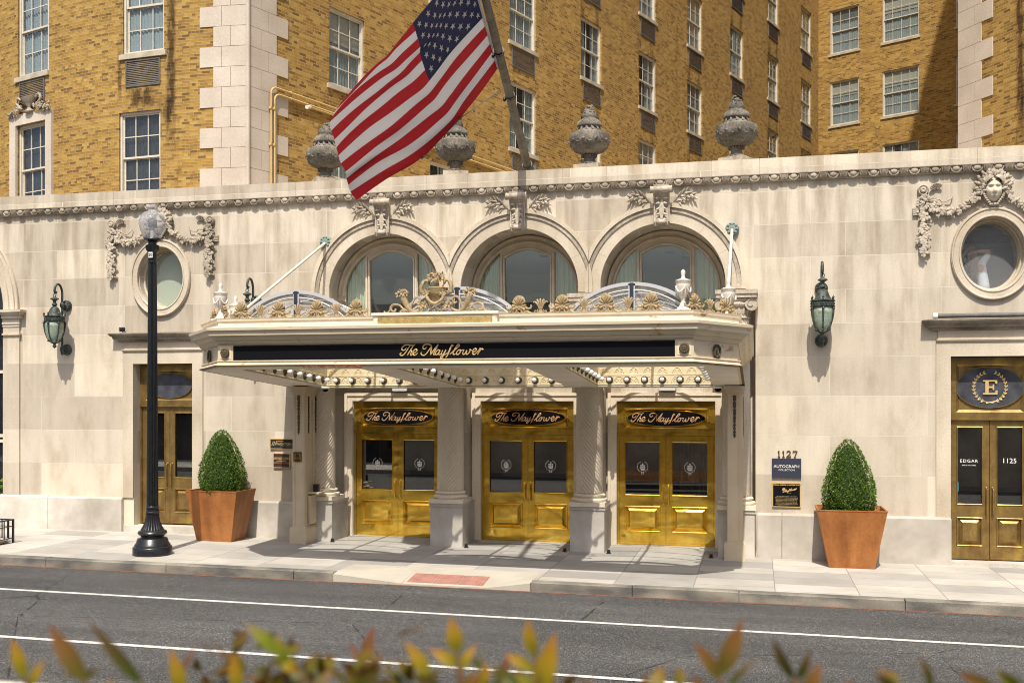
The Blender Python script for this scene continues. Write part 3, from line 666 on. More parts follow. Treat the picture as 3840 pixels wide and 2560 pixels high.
def face_mask():
    mb = MB()
    def F(u, v):
        a = -PI * .62 + u * PI * 1.24; t = v * PI; rx, rz = .158, .222
        x = math.sin(a) * math.sin(t) * rx * (1 - .22 * max(0, -math.cos(t)) ** 1 * -1 if False else 1); z = math.cos(t) * rz; y = -math.cos(a) * math.sin(t) * .15
        if z < 0: x *= 1 - .34 * (-z / rz) ** 1.6
        X, Z = x / rx, z / rz; g = lambda cx, cz, sx, sz: math.exp(-((X - cx) / sx) ** 2 - ((Z - cz) / sz) ** 2)
        front = max(0, math.cos(a))
        y -= front * (.050 * g(0, -.12, .13, .26) + .026 * g(0, -.22, .20, .10) + .018 * g(-.38, .36, .30, .07) + .018 * g(.38, .36, .30, .07) + .02 * g(0, -.50, .26, .05) + .018 * g(0, -.60, .2, .05) + .022 * g(0, -.84, .28, .12) + .012 * g(-.5, -.15, .22, .2) + .012 * g(.5, -.15, .22, .2))
        y += front * (.050 * g(-.38, .19, .25, .12) + .050 * g(.38, .19, .25, .12) + .015 * g(0, -.545, .25, .022) + .010 * g(0, -.70, .22, .05))
        for sx in (-.38, .38): y -= front * .012 * g(sx, .13, .14, .055)
        return (x, y, z)
    mb.grid(F, 44, 48); return mb
def mask_hair():
    mb = MB(); random.seed(11)
    for k in range(120):
        a = R(random.uniform(-22, 202)); rr = random.uniform(.175, .30); x, z = rr * math.cos(a), .045 + rr * .98 * math.sin(a)
        mb.blob((x, -.03 - random.uniform(0, .10) * (1.3 - rr * 3), z), (.062, .04, .034), Quaternion((0, 1, 0), -a + random.uniform(-.6, .6)), 1, jit=.2)
    for s in (-1, 1):
        for k in range(9):
            mb.blob((s * (.165 + .028 * math.sin(k * .5) - .011 * k), -.07, .02 - k * .034), (.032, .03, .024), jit=.1)
        for k in range(16):
            mb.tube(catmull([(s * .02, -.13, .215), (s * (.10 + .012 * (k % 5)), -.14 + .003 * k, .17 + .004 * k), (s * (.19 + .008 * (k % 4)), -.09, .06 - .01 * k)], 3), .013, 5)
        mb.tube(catmull([(s * .03, -.03, -.27), (s * .09, -.03, -.30), (s * .11, -.03, -.26), (s * .075, -.03, -.245)], 4), .014, 5)
    mb.blob((0, -.04, -.25), (.06, .04, .035), sub=2)
    return mb
for (cx, cz), side in zip(OC, 'LR'):
    o = part_empty('oculus_window', hotel, (cx, 0, cz))
    plate('surround', ell(0, 0, .69, .81), [ell(0, 0, .53, .645)], -.055, .0, M['lime'], o)
    rb = MB()
    for rx, rz, y, r in ((.665, .785, -.055, .020), (.545, .66, -.05, .022)):
        rb.tube([(p[0], y, p[1]) for p in ell(0, 0, rx, rz, 60)] + [(rx, y, 0)], r, 6)
    rb.tube([(.50 * math.cos(a * .105), .16, .615 * math.sin(a * .105)) for a in range(61)], .026, 6)
    rb.build('bead', M['lime'], o, smooth=60)
    plate('frame', ell(0, 0, .52, .635), [ell(0, 0, .468, .578)], .28, .36, M['tan_paint'], o)
    plate('pane', ell(0, 0, .475, .585), [], .315, .322, M['pane_dusty' if side == 'R' else 'pane'], o)
    if side == 'L':
        plate('blind', ell(0, 0, .50, .60), [], .335, .345, M['blind'], o)
    fe = part_empty('festoon', hotel, (cx, 0, cz))
    for s in (-1, 1):
        g = MB()
        carve(g, [(s * 1.13, 1.02), (s * .98, .86), (s * .76, .74), (s * .52, .80), (s * .27, 1.0)], .105, 110, grape=.66)
        carve(g, [(s * 1.15, .98), (s * 1.14, .6), (s * 1.13, .3), (s * 1.13, .05)], .115, 135, grape=.66)
        g.tube(catmull([(s * 1.0, -.02, .95), (s * .9, -.06, .98), (s * .82, -.03, .93), (s * .7, -.06, .97), (s * .66, -.03, 1.04)], 4), .010, 5)
        for q in range(7):
            a = .5 + q * .28; g.tube([(s * (.92 + .05 * math.cos(a)), -.03, 1.13 + .05 * math.sin(a)), (s * (.92 + .13 * math.cos(a)), -.07, 1.13 + .13 * math.sin(a))], .022, 5)
        for q in range(4): g.box((s * 1.27 - .05, -.05, .82 - q * .035), (s * 1.27 + .05, 0, .845 - q * .035))
        g.build('garland', M['lime_grey'], fe, smooth=55)
    for s in (-1, 1): g = MB(); rosette_disc(g, s * 1.15, 1.15, .095); g.build('roll', M['lime_grey'], fe, smooth=40)
    mk = part_empty('carved_mask', hotel, (cx, -.03, cz + 1.10))
    face_mask().build('face', M['lime'], mk, smooth=179, fix=True)
    mask_hair().build('hair', M['lime_grey'], mk, smooth=60)
# keystone consoles with leaf sprays
ks = None
for c in A:
    if ks is None:
        ks = part_empty('keystone', hotel, (c, 0, 6.46))
        b = MB(); prof = [(0.0, -.36), (-.10, -.36), (-.125, -.30), (-.11, -.22), (-.085, -.10), (-.095, .04), (-.14, .16), (-.20, .24), (-.24, .30), (-.24, .38), (0, .38)]
        b.loft([[(sx * w, y, z) for y, z in prof] for sx, w in ((-1, .14), (1, .14))])
        b.tube([(-.19, -.215, .29), (.19, -.215, .29)], .062, 14)
        for q in (-.19, -.1, 0, .1, .19): b.lathe([(.066, -.012), (.072, 0), (.066, .012)], (0, 0, 0), 12); b.xf(Matrix(((0, 0, 1, q), (1, 0, 0, -.215), (0, 1, 0, .29), (0, 0, 0, 1))), len(b.v) - 36)
        for s in (-1, 1): b.tube([(s * .135, y - .012, z) for y, z in prof[2:9]], .016, 5)
        for q in range(5):
            z = .16 - q * .1
            for s in (-1, 1): b.leaf((0, -.115 - .01 * (z > .1), z), (s * .11, -.16 - .05 * (z > .05), z - .06 + .03), (0, -1, 0), .03, .8)
        b.leaf((0, -.14, .2), (0, -.14, -.30), (0, -1, 0), .06, .5); b.blob((0, -.15, -.30), (.10, .05, .05), sub=2)
        b.build('console', M['lime_grey'], ks, smooth=45)
        for s in (-1, 1):
            g = MB()
            for q in range(15):
                t = q / 14; x, z = .2 + .36 * t, .06 + .16 * math.sin(t * 2.4) ; a = (.9 - 1.7 * (q % 3) / 2) + .3 * t; l = .17 - .05 * t
                g.leaf((s * x, -.03, z), (s * (x + l * math.cos(a)), -.10 - .02 * (q % 2), z + l * math.sin(a)), (0, -1, 0), .034, .8)
            g.tube(catmull([(s * .16, -.03, .0), (s * .3, -.06, .04), (s * .45, -.05, .14), (s * .6, -.04, .2)], 4), .013, 5)
            g.build('leaf_spray', M['lime_grey'], ks, smooth=50)
    else: dup(ks, hotel, (c, 0, 6.46))
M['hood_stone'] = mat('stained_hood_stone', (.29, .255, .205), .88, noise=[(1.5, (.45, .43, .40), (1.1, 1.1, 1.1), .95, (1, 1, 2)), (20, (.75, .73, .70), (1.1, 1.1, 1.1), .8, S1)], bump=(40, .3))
M['pane_arch'] = mat('arched_pane', (1, 1, 1), build=glassy((.90, .95, .94), .08, .025))
# side door surrounds and hoods
for cx, z0, w in ((-7.5, 3.615, .69), (8.62, 3.625, .69)):
    d = part_empty('door_surround', hotel, (cx, 0, 0)); m = M['lime']
    plate('architrave', [(-.93, .8), (-.93, z0 + .30), (.93, z0 + .30), (.93, .8), (w, .8), (w, z0), (-w, z0), (-w, .8)], [], -.035, .0, m, d)
    b = MB(); b.sweep([(-.93, 0), (.93, 0)][::1], [(-.0, z0 + .255), (.06, z0 + .26), (.075, z0 + .285), (.075, z0 + .305), (0, z0 + .31)]); b.build('bead', m, d)
    b = MB(); b.box((-.9, -.03, z0 + .305), (.9, 0, z0 + .46)); b.build('frieze', m, d)
    b = MB(); b.sweep([(-.98, .05), (-.98, -.02), (.98, -.02), (.98, .05)], [(-.05, z0 + .455), (.03, z0 + .455), (.05, z0 + .49), (.05, z0 + .50), (.12, z0 + .515), (.13, z0 + .56), (.17, z0 + .585), (.19, z0 + .62), (.19, z0 + .635), (-.05, z0 + .665)])
    b.build('hood', M['hood_stone'], d)
# doors
def door_set(root, hinge_w, z0, zleaf, ztop, g0, g1, p0, p1, m, oval, hand, glass_m='door_glass'):
    """transom frame plus two leaves with glass, panel and handle; local y=0 is the face"""
    W = hinge_w
    fr = [(-W - .03, z0), (-W - .03, ztop + .01), (W + .03, ztop + .01), (W + .03, z0), (W - .0, z0), (W, zleaf), (-W, zleaf), (-W, z0)]
    plate('transom_frame', [(-W - .035, z0 - .02), (-W - .035, ztop + .012), (W + .035, ztop + .012), (W + .035, z0 - .02), (W, z0 - .02), (W, zleaf), (-W, zleaf), (-W, z0 - .02)],
          [rect(-W + .10, zleaf + .14, W - .10, ztop - .11)], -.03, .10, m, root)
    b = MB(); b.box((-W + .09, .012, zleaf + .13), (W - .09, .09, ztop - .10))
    x0, x1, za, zb = -W + .10, W - .10, zleaf + .14, ztop - .11
    b.loft([[(x0, -.03, za), (x1, -.03, za), (x1, -.03, zb), (x0, -.03, zb)], [(x0 + .05, .013, za + .05), (x1 - .05, .013, za + .05), (x1 - .05, .013, zb - .05), (x0 + .05, .013, zb - .05)]], (False, False))
    b.box((-W - .03, -.055, zleaf + .005), (W + .03, -.028, zleaf + .045))
    b.build('transom_panel', m, root)
    for s in (-1, 1):
        xa, xb = (-W + .004, -.004) if s < 0 else (.004, W - .004)
        gx0, gx1 = xa + .115, xb - .115
        lf = plate('door_leaf', rect(xa, z0, xb, zleaf - .005), [rect(gx0, g0, gx1, g1), rect(gx0 + .02, p0, gx1 - .02, p1)], 0, .055, m, root)
        b = MB(); i = .075
        q0 = [(gx0 + .02, 0, p0), (gx1 - .02, 0, p0), (gx1 - .02, 0, p1), (gx0 + .02, 0, p1)]
        q1 = [(x_ + .012 * sx, .028, z_ + .012 * sz) for (x_, y_, z_), (sx, sz) in zip(q0, ((1, 1), (-1, 1), (-1, -1), (1, -1)))]
        q2 = [(x_ + i * sx, -.012, z_ + i * sz) for (x_, y_, z_), (sx, sz) in zip(q0, ((1, 1), (-1, 1), (-1, -1), (1, -1)))]
        b.loft([q0, q1, q2], (False, True)); b.build('raised_panel', m, lf)
        for nm, (ux, uz, vx, vz) in (('glazing_bead', (gx0, g0, gx1, g1)), ('panel_bead', (gx0 + .0, p0 - .012, gx1, p1 + .012))):
            b = MB()
            for (ax, az, bx, bz) in ((ux, uz, vx, uz), (ux, vz, vx, vz), (ux, uz, ux, vz), (vx, uz, vx, vz)): b.tube([(ax, -.004, az), (bx, -.004, bz)], .011, 6)
            b.build(nm, m, lf)
        b = MB(); b.box((xa + .01, -.012, z0 + .012), (xb - .01, 0, z0 + .045)); b.build('kick_rail', m, lf)
        b = MB(); b.box((gx0, .03, g0), (gx1, .036, g1)); b.build('glass', M[glass_m], lf)
        hx = -.052 * -s
        b = MB(); h0, h1 = hand
        b.tube(catmull([(hx, 0, h0 - .0), (hx, -.05, h0 + .01), (hx, -.062, h0 + .06), (hx, -.066, (h0 + h1) / 2), (hx, -.062, h1 - .06), (hx, -.05, h1 - .01), (hx, 0, h1)], 4), [.011] * 4 + [.013] * 4 + [.017] * 8 + [.013] * 4 + [.011] * 5, 8)
        for hz in (h0, h1): b.blob((hx, -.004, hz), (.022, .008, .03), sub=2)
        b.build('handle', m, lf, smooth=60)
    # oval
    oz = (za + zb) / 2 + oval[2]
    ov = plate('oval_sign', ell(0, oz, oval[0], oval[1], 64), [], -.012 - .004, .012, M[oval[3]], root)
    b = MB(); b.tube([(p[0], -.014, p[1]) for p in ell(0, oz, oval[0], oval[1], 64)] + [(oval[0], -.014, oz)], .008, 6); b.build('rim', m, ov)
    return ov, oz
def ship_emblem(mb, cx, y, cz, k):
    for s in (-1, 1):
        for q in range(9):
            a = R(-78 + q * 17.5); r = .098 * k; ca, sa = math.cos(a), math.sin(a)
            x, z = cx + s * r * ca, cz + r * sa; t = (-s * sa, ca)
            mb.add([(x - t[0] * .013 * k, y, z - t[1] * .013 * k), (x + s * ca * .009 * k, y, z + sa * .009 * k), (x + t[0] * .013 * k, y, z + t[1] * .013 * k), (x - s * ca * .009 * k, y, z - sa * .009 * k)], [(0, 1, 2, 3)])
        mb.add([(cx, y, cz - .10 * k), (cx + s * .03 * k, y, cz - .135 * k), (cx + s * .012 * k, y, cz - .14 * k)], [(0, 1, 2)])
        mb.add([(cx, y, cz - .10 * k), (cx + s * .028 * k, y, cz - .095 * k), (cx + s * .028 * k, y, cz - .115 * k)], [(0, 1, 2)])
    for col, (x, hs) in enumerate(((-.032, (.030, .026)), (.0, (.032, .028, .02)), (.032, (.028, .024)))):
        z = -.022
        for h in hs:
            mb.add([(cx + (x - .0145) * k, y, cz + z * k), (cx + (x + .0145) * k, y, cz + (z - .003) * k), (cx + (x + .016) * k, y, cz + (z + h * .9) * k), (cx + (x - .010) * k, y, cz + (z + h * .95) * k)], [(0, 1, 2, 3)]); z += h + .004
    mb.add([(cx + a * k, y, cz + b * k) for a, b in ((-.056, -.018), (-.03, -.03), (.05, -.028), (.045, -.05), (.03, -.066), (-.02, -.066), (-.04, -.045))], [tuple(range(7))])
first = None
for n, c in enumerate(A):
    if first is None:
        first = part_empty('entrance_door', hotel, (c, .84, 0))
        ov, oz = door_set(first, .915, .03, 2.165, 2.81, 1.0, 2.04, .305, .766, M['brass'], (.755, .155, 0, 'sign_black'), (.84, 1.19))
        b = MB(); script_mb(b, 1.36, 0, -.022, oz, .0085); b.build('script_lettering', M['copper'], ov)
        for s in (-1, 1):
            b = MB(); ship_emblem(b, s * .458, .0285, 1.55, 1.05); b.build('ship_emblem', M['white'], first, fix=False)
        plate('stone_frame', [(-1.09, .03), (-1.09, 2.97), (1.09, 2.97), (1.09, .03), (.95, .03), (.95, 2.835), (-.95, 2.835), (-.95, .03)], [], -.13, -.089, M['lime_lifted'], first)
        plate('outer_frame', [(-1.12, .03), (-1.12, 3.0), (1.12, 3.0), (1.12, .03), (1.06, .03), (1.06, 2.94), (-1.06, 2.94), (-1.06, .03)], [], -.155, -.088, M['lime_lifted'], first)
    else: dup(first, hotel, (c, .84, 0))
lob = MB(); lob.box((-4.4, 1.05, -.3), (4.6, 4.2, 3.2)); lob.f = [q for k, q in enumerate(lob.f) if k != 2]; lob.m = lob.m[:5]
lob.build('lobby', M['dark'], hotel, fix=False)
cu = MB()
for x0, x1 in ((3.1, 3.62), (-3.3, -3.0)):
    cu.grid(lambda u, v: (x0 + (x1 - x0) * u, 1.6 + .03 * math.sin(u * 60), .1 + 2.4 * v), 60, 1)
cu.build('lobby_drape', mat('gold_drape', (.30, .21, .08), .8), hotel, smooth=60)
sd = part_empty('side_door', hotel, (8.62, .26, 0))
ov, oz = door_set(sd, .655, .035, 2.50, 3.60, 1.01, 2.38, .29, .76, M['brass_old'], (.56, .365, 0.02, 'slate'), (.82, 1.30))
b = MB()   # the letter with slab serifs
E_ = [(-.115, -.13), (.125, -.13), (.125, -.055), (.095, -.055), (.085, -.10), (-.02, -.10), (-.02, -.015), (.045, -.015), (.045, -.05), (.07, -.05), (.07, .05), (.045, .05), (.045, .018), (-.02, .018), (-.02, .10), (.08, .10), (.095, .06), (.12, .06), (.12, .13), (-.115, .13), (-.115, .10), (-.075, .10), (-.075, -.10), (-.115, -.10)]
eo = plate('letter', [(x, oz + z) for x, z in E_], [], -.035, -.014, M['gold'], ov)
for s in (-1, 1):
    for q in range(11):
        a = R(-68 + q * 13.2); r = .265; x, z = s * r * math.cos(a), oz + r * math.sin(a) * 1.02; da = R(-68 + q * 13.2 + 90)
        for off in (-.55, .55):
            an = da + off; b.leaf((x, -.018, z), (x + s * .058 * math.cos(an), -.03, z + .058 * math.sin(an)), (0, -1, 0), .014, .5)
    b.tube(catmull([(s * .265 * math.cos(R(q)), -.02, oz + .27 * math.sin(R(q))) for q in range(-72, 66, 14)], 2), .006, 5)
    b.tube([(-s * .06, -.02, oz - .28), (s * .10, -.02, oz - .25)], .009, 5)
b.build('laurel_wreath', M['gold'], ov)
for tx_, sz_, x_, z_, sp_ in (('EDGAR', .080, -.335, 1.775, 1.25), ('BAR & KITCHEN', .030, -.335, 1.70, 1.05), ('1125', .120, .33, 1.785, 1.02)): b = MB(); put_text(b, tx_, sz_, x_, .026, z_, spacing=sp_); b.build('white_lettering', M['white'], sd, fix=False)
b = MB(); b.box((-.55, .02, 1.23), (-.51, .028, 1.40)); b.build('blue_sticker', mat('sticker', (.06, .28, .40), .5), sd)
sd2 = part_empty('side_door', hotel, (-7.5, .26, .205))
door_set(sd2, .655, .035, 2.50, 3.385, 1.01, 2.38, .29, .76, M['brass_old'], (.52, .27, 0.0, 'slate'), (.82, 1.30))
for d_, x in ((sd, 8.62), (sd2, -7.5)):
    b = MB(); b.box((-.72, .3, -.1), (.72, .32, 3.45)); b.build('door_back', M['dark'], d_)
# the three arched windows
aw = None
for n, c in enumerate(A):
    if aw is None:
        aw = part_empty('arched_window', hotel, (c, .47, 0)); m = M['tan_paint']
        o_ = [(-1.157, 3.4), (1.157, 3.4)] + [(1.157 * math.cos(R(a)), 5.0 + 1.157 * math.sin(R(a))) for a in range(0, 181, 6)]
        def lobe(x0, x1, top, k=.86):
            pts = [(x0, 3.74), (x1, 3.74)]
            for q in range(13):
                x = x1 + (x0 - x1) * q / 12; pts.append((x, min(top, 4.98 + 1.0 * math.sqrt(max(0, 1 - (x / 1.01) ** 2)))))
            return pts
        mid = [(-.46, 3.74), (.46, 3.74)] + [(.46 - .92 * q / 12, 5.70 + .16 * math.sin(PI * q / 12)) for q in range(13)]
        plate('window_frame', o_, [lobe(-.985, -.56, 5.80), mid, lobe(.56, .985, 5.80)], -.03, .06, m, aw)
        b = MB(); b.tube(catmull([(-.44, -.045, 3.7), (-.44, -.045, 5.60), (0, -.045, 5.80), (.44, -.045, 5.60), (.44, -.045, 3.7)], 6)[0:1] + [(-.485, -.045, 5.68)] + [(-.485 + .97 * q / 10, -.045, 5.72 + .165 * math.sin(PI * q / 10)) for q in range(11)] + [(.485, -.045, 3.7)], .02, 6)
        for s in (-1, 1): b.box((s * .53 - .018, -.06, 3.7), (s * .53 + .018, -.028, 5.78))
        b.tube([(1.03 * math.cos(R(a)), -.04, 4.98 + 1.03 * math.sin(R(a))) for a in range(0, 181, 6)], .03, 6)
        b.tube([(1.12 * math.cos(R(a)), -.035, 5.0 + 1.12 * math.sin(R(a))) for a in range(0, 181, 6)], .035, 6)
        b.build('mullion', m, aw)
        b = MB(); b.box((-1.0, -.02, 4.28), (1.0, .005, 4.35)); b.build('transom_bar', M['sash'], aw)
        plate('pane', [(-1.02, 3.7), (1.02, 3.7)] + [(1.02 * math.cos(R(a)), 4.98 + 1.02 * math.sin(R(a))) for a in range(0, 181, 6)], [], .01, .016, M['pane_arch'], aw)
        for s in (-1, 1):
            b = MB(); b.grid(lambda u, v: (s * (.55 + .55 * u), .10 + .025 * math.sin(u * 38), 3.6 + 2.3 * v), 60, 1); b.build('curtain', M['drape'], aw, smooth=60)
    else: dup(aw, hotel, (c, .80, 0))
rmb = MB(); rmb.box((-4.6, .99, 3.3), (4.8, 6.2, 6.04)); rmb.f = [q for k, q in enumerate(rmb.f) if k != 2]; rmb.m = rmb.m[:5]; rmb.build('upper_room', M['room'], hotel, fix=False)
rmb = MB(); rmb.box((-4.5, 4.4, 3.4), (4.7, 4.6, 5.35)); rmb.build('dark_backdrop', mat('grey_backdrop', (.24, .26, .27), .9), hotel)  # board added behind the glass to darken the arched panes' lower half
dl = MB()
for c in A:
    for dx, y in ((-.1, 2.0), (.45, 1.55), (.2, 2.9)): dl.lathe([(.09, 0), (.10, -.015), (.06, -.016), (.05, 0)], (c + dx, y + 1.0, 6.035), 14)
dl.build('downlight', M['grille'], hotel)
ob = MB(); ob.box((7.3, .8, 4.4), (10.2, 4.2, 6.4)); ob.f = [q for k, q in enumerate(ob.f) if k != 2]; ob.m = ob.m[:5]; ob.build('oculus_room', mat('dim_room', (.12, .12, .125), .9), hotel, fix=False)
ob = MB(); ob.box((7.4, 2.4, 6.1), (10.1, 2.55, 6.22)); ob.box((7.4, 3.3, 5.95), (10.1, 3.4, 6.05)); ob.build('ceiling_beam', M['room'], hotel)
rf = MB(); rf.box((W0, .5, 6.75), (W1, 2.0, 6.86)); rf.box((-6.6, 2.0, 6.75), (W1 + 6, 46, 6.86)); rf.build('flat_roof', M['mortar'], hotel)
# ------------------------------------------------------------------ the brick building behind and above
tower = thing('brick_hotel_building', 'tall yellow brick hotel building rising behind the stone parapet around a court', 'building')
Q = (-6.771, 2.330); SD = (.3573, .9340); SU = 41.29; Cc = (Q[0] + SD[0] * SU, Q[1] + SD[1] * SU); BD = (.8854, -.4648)
RC = (9.508, 8.187); RD = (.5395, -.8413)
Z0, Z1 = 6.6, 44.0
def brick_wall(name, ulist, openings, pos, z0, z1, m, inward, depth=.14, zs=(), zoff=0.0):
    us = sorted(set([round(u, 4) for u in ulist] + [round(u, 4) for o in openings for u in o[:2]])); zz = sorted(set([z0, z1] + [z for o in openings for z in o[2:]]))
    mb = MB(); uvs = []
    def quad(pts, uv): mb.add(pts, [(0, 1, 2, 3)]); uvs.extend(uv)
    for ua, ub in zip(us, us[1:]):
        for za, zb in zip(zz, zz[1:]):
            um, zm = (ua + ub) / 2, (za + zb) / 2
            if any(o[0] < um < o[1] and o[2] < zm < o[3] for o in openings): continue
            quad([(*pos(ua), za), (*pos(ub), za), (*pos(ub), zb), (*pos(ua), zb)], [(ua, za), (ub, za), (ub, zb), (ua, zb)])
    for ua, ub, za, zb in openings:
        ia, ib = [tuple(a + n * depth for a, n in zip(pos(u), inward)) for u in (ua, ub)]; pa, pb = pos(ua), pos(ub)
        quad([(*pa, za), (*pa, zb), (*ia, zb), (*ia, za)], [(ua, za), (ua, zb), (ua + depth, zb), (ua + depth, za)])
        quad([(*pb, za), (*ib, za), (*ib, zb), (*pb, zb)], [(ub, za), (ub + depth, za), (ub + depth, zb), (ub, zb)])
        quad([(*pa, zb), (*pb, zb), (*ib, zb), (*ia, zb)], [(ua, zb), (ub, zb), (ub, zb + depth), (ua, zb + depth)])
        quad([(*pa, za), (*ia, za), (*ib, za), (*pb, za)], [(ua, za), (ua, za + depth), (ub, za + depth), (ub, za)])
    o = mb.build(name, m, tower, fix=False)
    l = o.data.uv_layers.new(name='UVMap')
    for lp in o.data.loops: l.data[lp.index].uv = uvs[lp.vertex_index]
    return o
def bow(s): return (Q[0] - s, Q[1] - .095 * s + .034 * s * s)
FL = [7.5, 10.78, 14.15, 17.75, 21.65, 25.5]
SC = [(2.65, 3.96), (6.7, 8.1), (10.7, 12.24), (15.14, 16.6), (19.56, 21.02), (23.96, 25.5), (28.61, 30.2), (33.36, 34.92), (38.33, 40.05)]
side_open = [(a, b, z, z + (1.95 if k == 0 else 2.12 if z < 17 else 2.25)) for k, (a, b) in enumerate(SC) for z in FL[:5]]
brick_wall('side_wall', [0, SU], side_open, lambda u: (Q[0] + SD[0] * u, Q[1] + SD[1] * u), Z0, Z1, M['brick_far'], (-SD[1], SD[0]))
BC = [(.68, 2.32, 3), (3.6, 5.54, 4), (7.4, 9.3, 4)]
back_open = [(a, b, z, z + 2.42) for a, b, n in BC for z in (10.1, 14.0, 17.9, 21.85)]
brick_wall('back_wall', [0, 13.5], back_open, lambda u: (Cc[0] + BD[0] * u, Cc[1] + BD[1] * u), Z0, Z1, M['brick_back'], (-BD[1], BD[0]))
WL = [(2.11, 3.26, 3, 11.02, 2.25, True), (5.64, 6.85, 3, 10.99, 2.3, True), (2.21, 3.37, 3, 7.5, 2.16, False), (5.64, 6.85, 3, 7.5, 2.27, False)]
left_open = [(a, b, z, z + h) for a, b, n, z, h, g in WL]
def bow_near(u): return bow(u)
brick_wall('bow_wall', [k * .4 for k in range(0, 28)], left_open, bow, Z0, Z1, M['brick'], (0.04, 1), .16)
brick_wall('wing_wall', [0, 2.2], [], lambda u: (RC[0] + RD[0] * u, RC[1] + RD[1] * u), Z0, Z1 + 3, M['brick'], (.84, .54))
r2 = (RC[0] + RD[0] * 2.2, RC[1] + RD[1] * 2.2)
brick_wall('wing_wall', [0, 12], [], lambda u: (r2[0] + .86 * u, r2[1] - .51 * u), Z0, Z1 + 3, M['brick'], (.5, .86))
brick_wall('wing_wall', [0, 34], [], lambda u: (RC[0] + SD[0] * u, RC[1] + SD[1] * u), Z0, Z1 + 3, M['brick'], (SD[1], -SD[0]))
cap = MB(); cap.add([(r2[0], r2[1], Z1 + 3), (RC[0], RC[1], Z1 + 3), (RC[0] + SD[0] * 34, RC[1] + SD[1] * 34, Z1 + 3), (32, 34, Z1 + 3), (r2[0] + 10.3, r2[1] - 6.1, Z1 + 3)], [(0, 1, 2, 3, 4)])
cap.add([(*bow(10.8), Z1), (*Q, Z1), (*Cc, Z1), (Cc[0] + BD[0] * 13.5, Cc[1] + BD[1] * 13.5, Z1), (20, 55, Z1), (-20, 55, Z1)], [(0, 1, 2, 3, 4, 5)]); cap.build('roof', M['mortar'], tower, fix=False)
# quoins
def quoin_col(name, steps, pos, w_long, w_short, h, joint, flip=0, off=.022, z0=6.6):
    mb = MB(); z = z0; k = flip
    while z < 22:
        w = w_long if k % 2 else w_short
        for a, b in ((0, joint[k % 2]), (joint[k % 2] + .008, w)):
            n = max(1, int((b - a) / .4)); 
            for q in range(n):
                ua, ub = a + (b - a) * q / n, a + (b - a) * (q + 1) / n
                pa, na = pos(ua); pb, nb = pos(ub)
                mb.loft([[(pa[0] + na[0] * d, pa[1] + na[1] * d, zz) for d, zz in ((-.05, z), (off, z), (off, z + h - .009), (-.05, z + h - .009))], [(pb[0] + nb[0] * d, pb[1] + nb[1] * d, zz) for d, zz in ((-.05, z), (off, z), (off, z + h - .009), (-.05, z + h - .009))]], (q == 0, q == n - 1))
        z += h; k += 1
    return mb.build(name, M['quoin'], tower, uv=None)
zq = 10.53 - 10 * .4665
quoin_col('quoin', 0, lambda u: (bow(u), (.095, -1)), 1.17, .83, .4665, (.40, .62), flip=1, z0=zq)
quoin_col('quoin', 0, lambda u: ((Q[0] + SD[0] * u, Q[1] + SD[1] * u), (SD[1], -SD[0])), 1.24, .87, .4665, (.39, .61), flip=1, z0=zq)
quoin_col('quoin', 0, lambda u: ((RC[0] + RD[0] * u, RC[1] + RD[1] * u), (RD[1] if False else -.8413, -.5395)), 1.115, .76, .464, (.30, .54), flip=1, z0=11.525 - 11 * .464)
qb = MB()
for z in (6.6,): qb.tube([(Q[0] + .01, Q[1] - .012, 6.6), (Q[0] + .01, Q[1] - .012, 22)], .05, 10)
qb.build('quoin_bead', M['quoin'], tower, smooth=60)
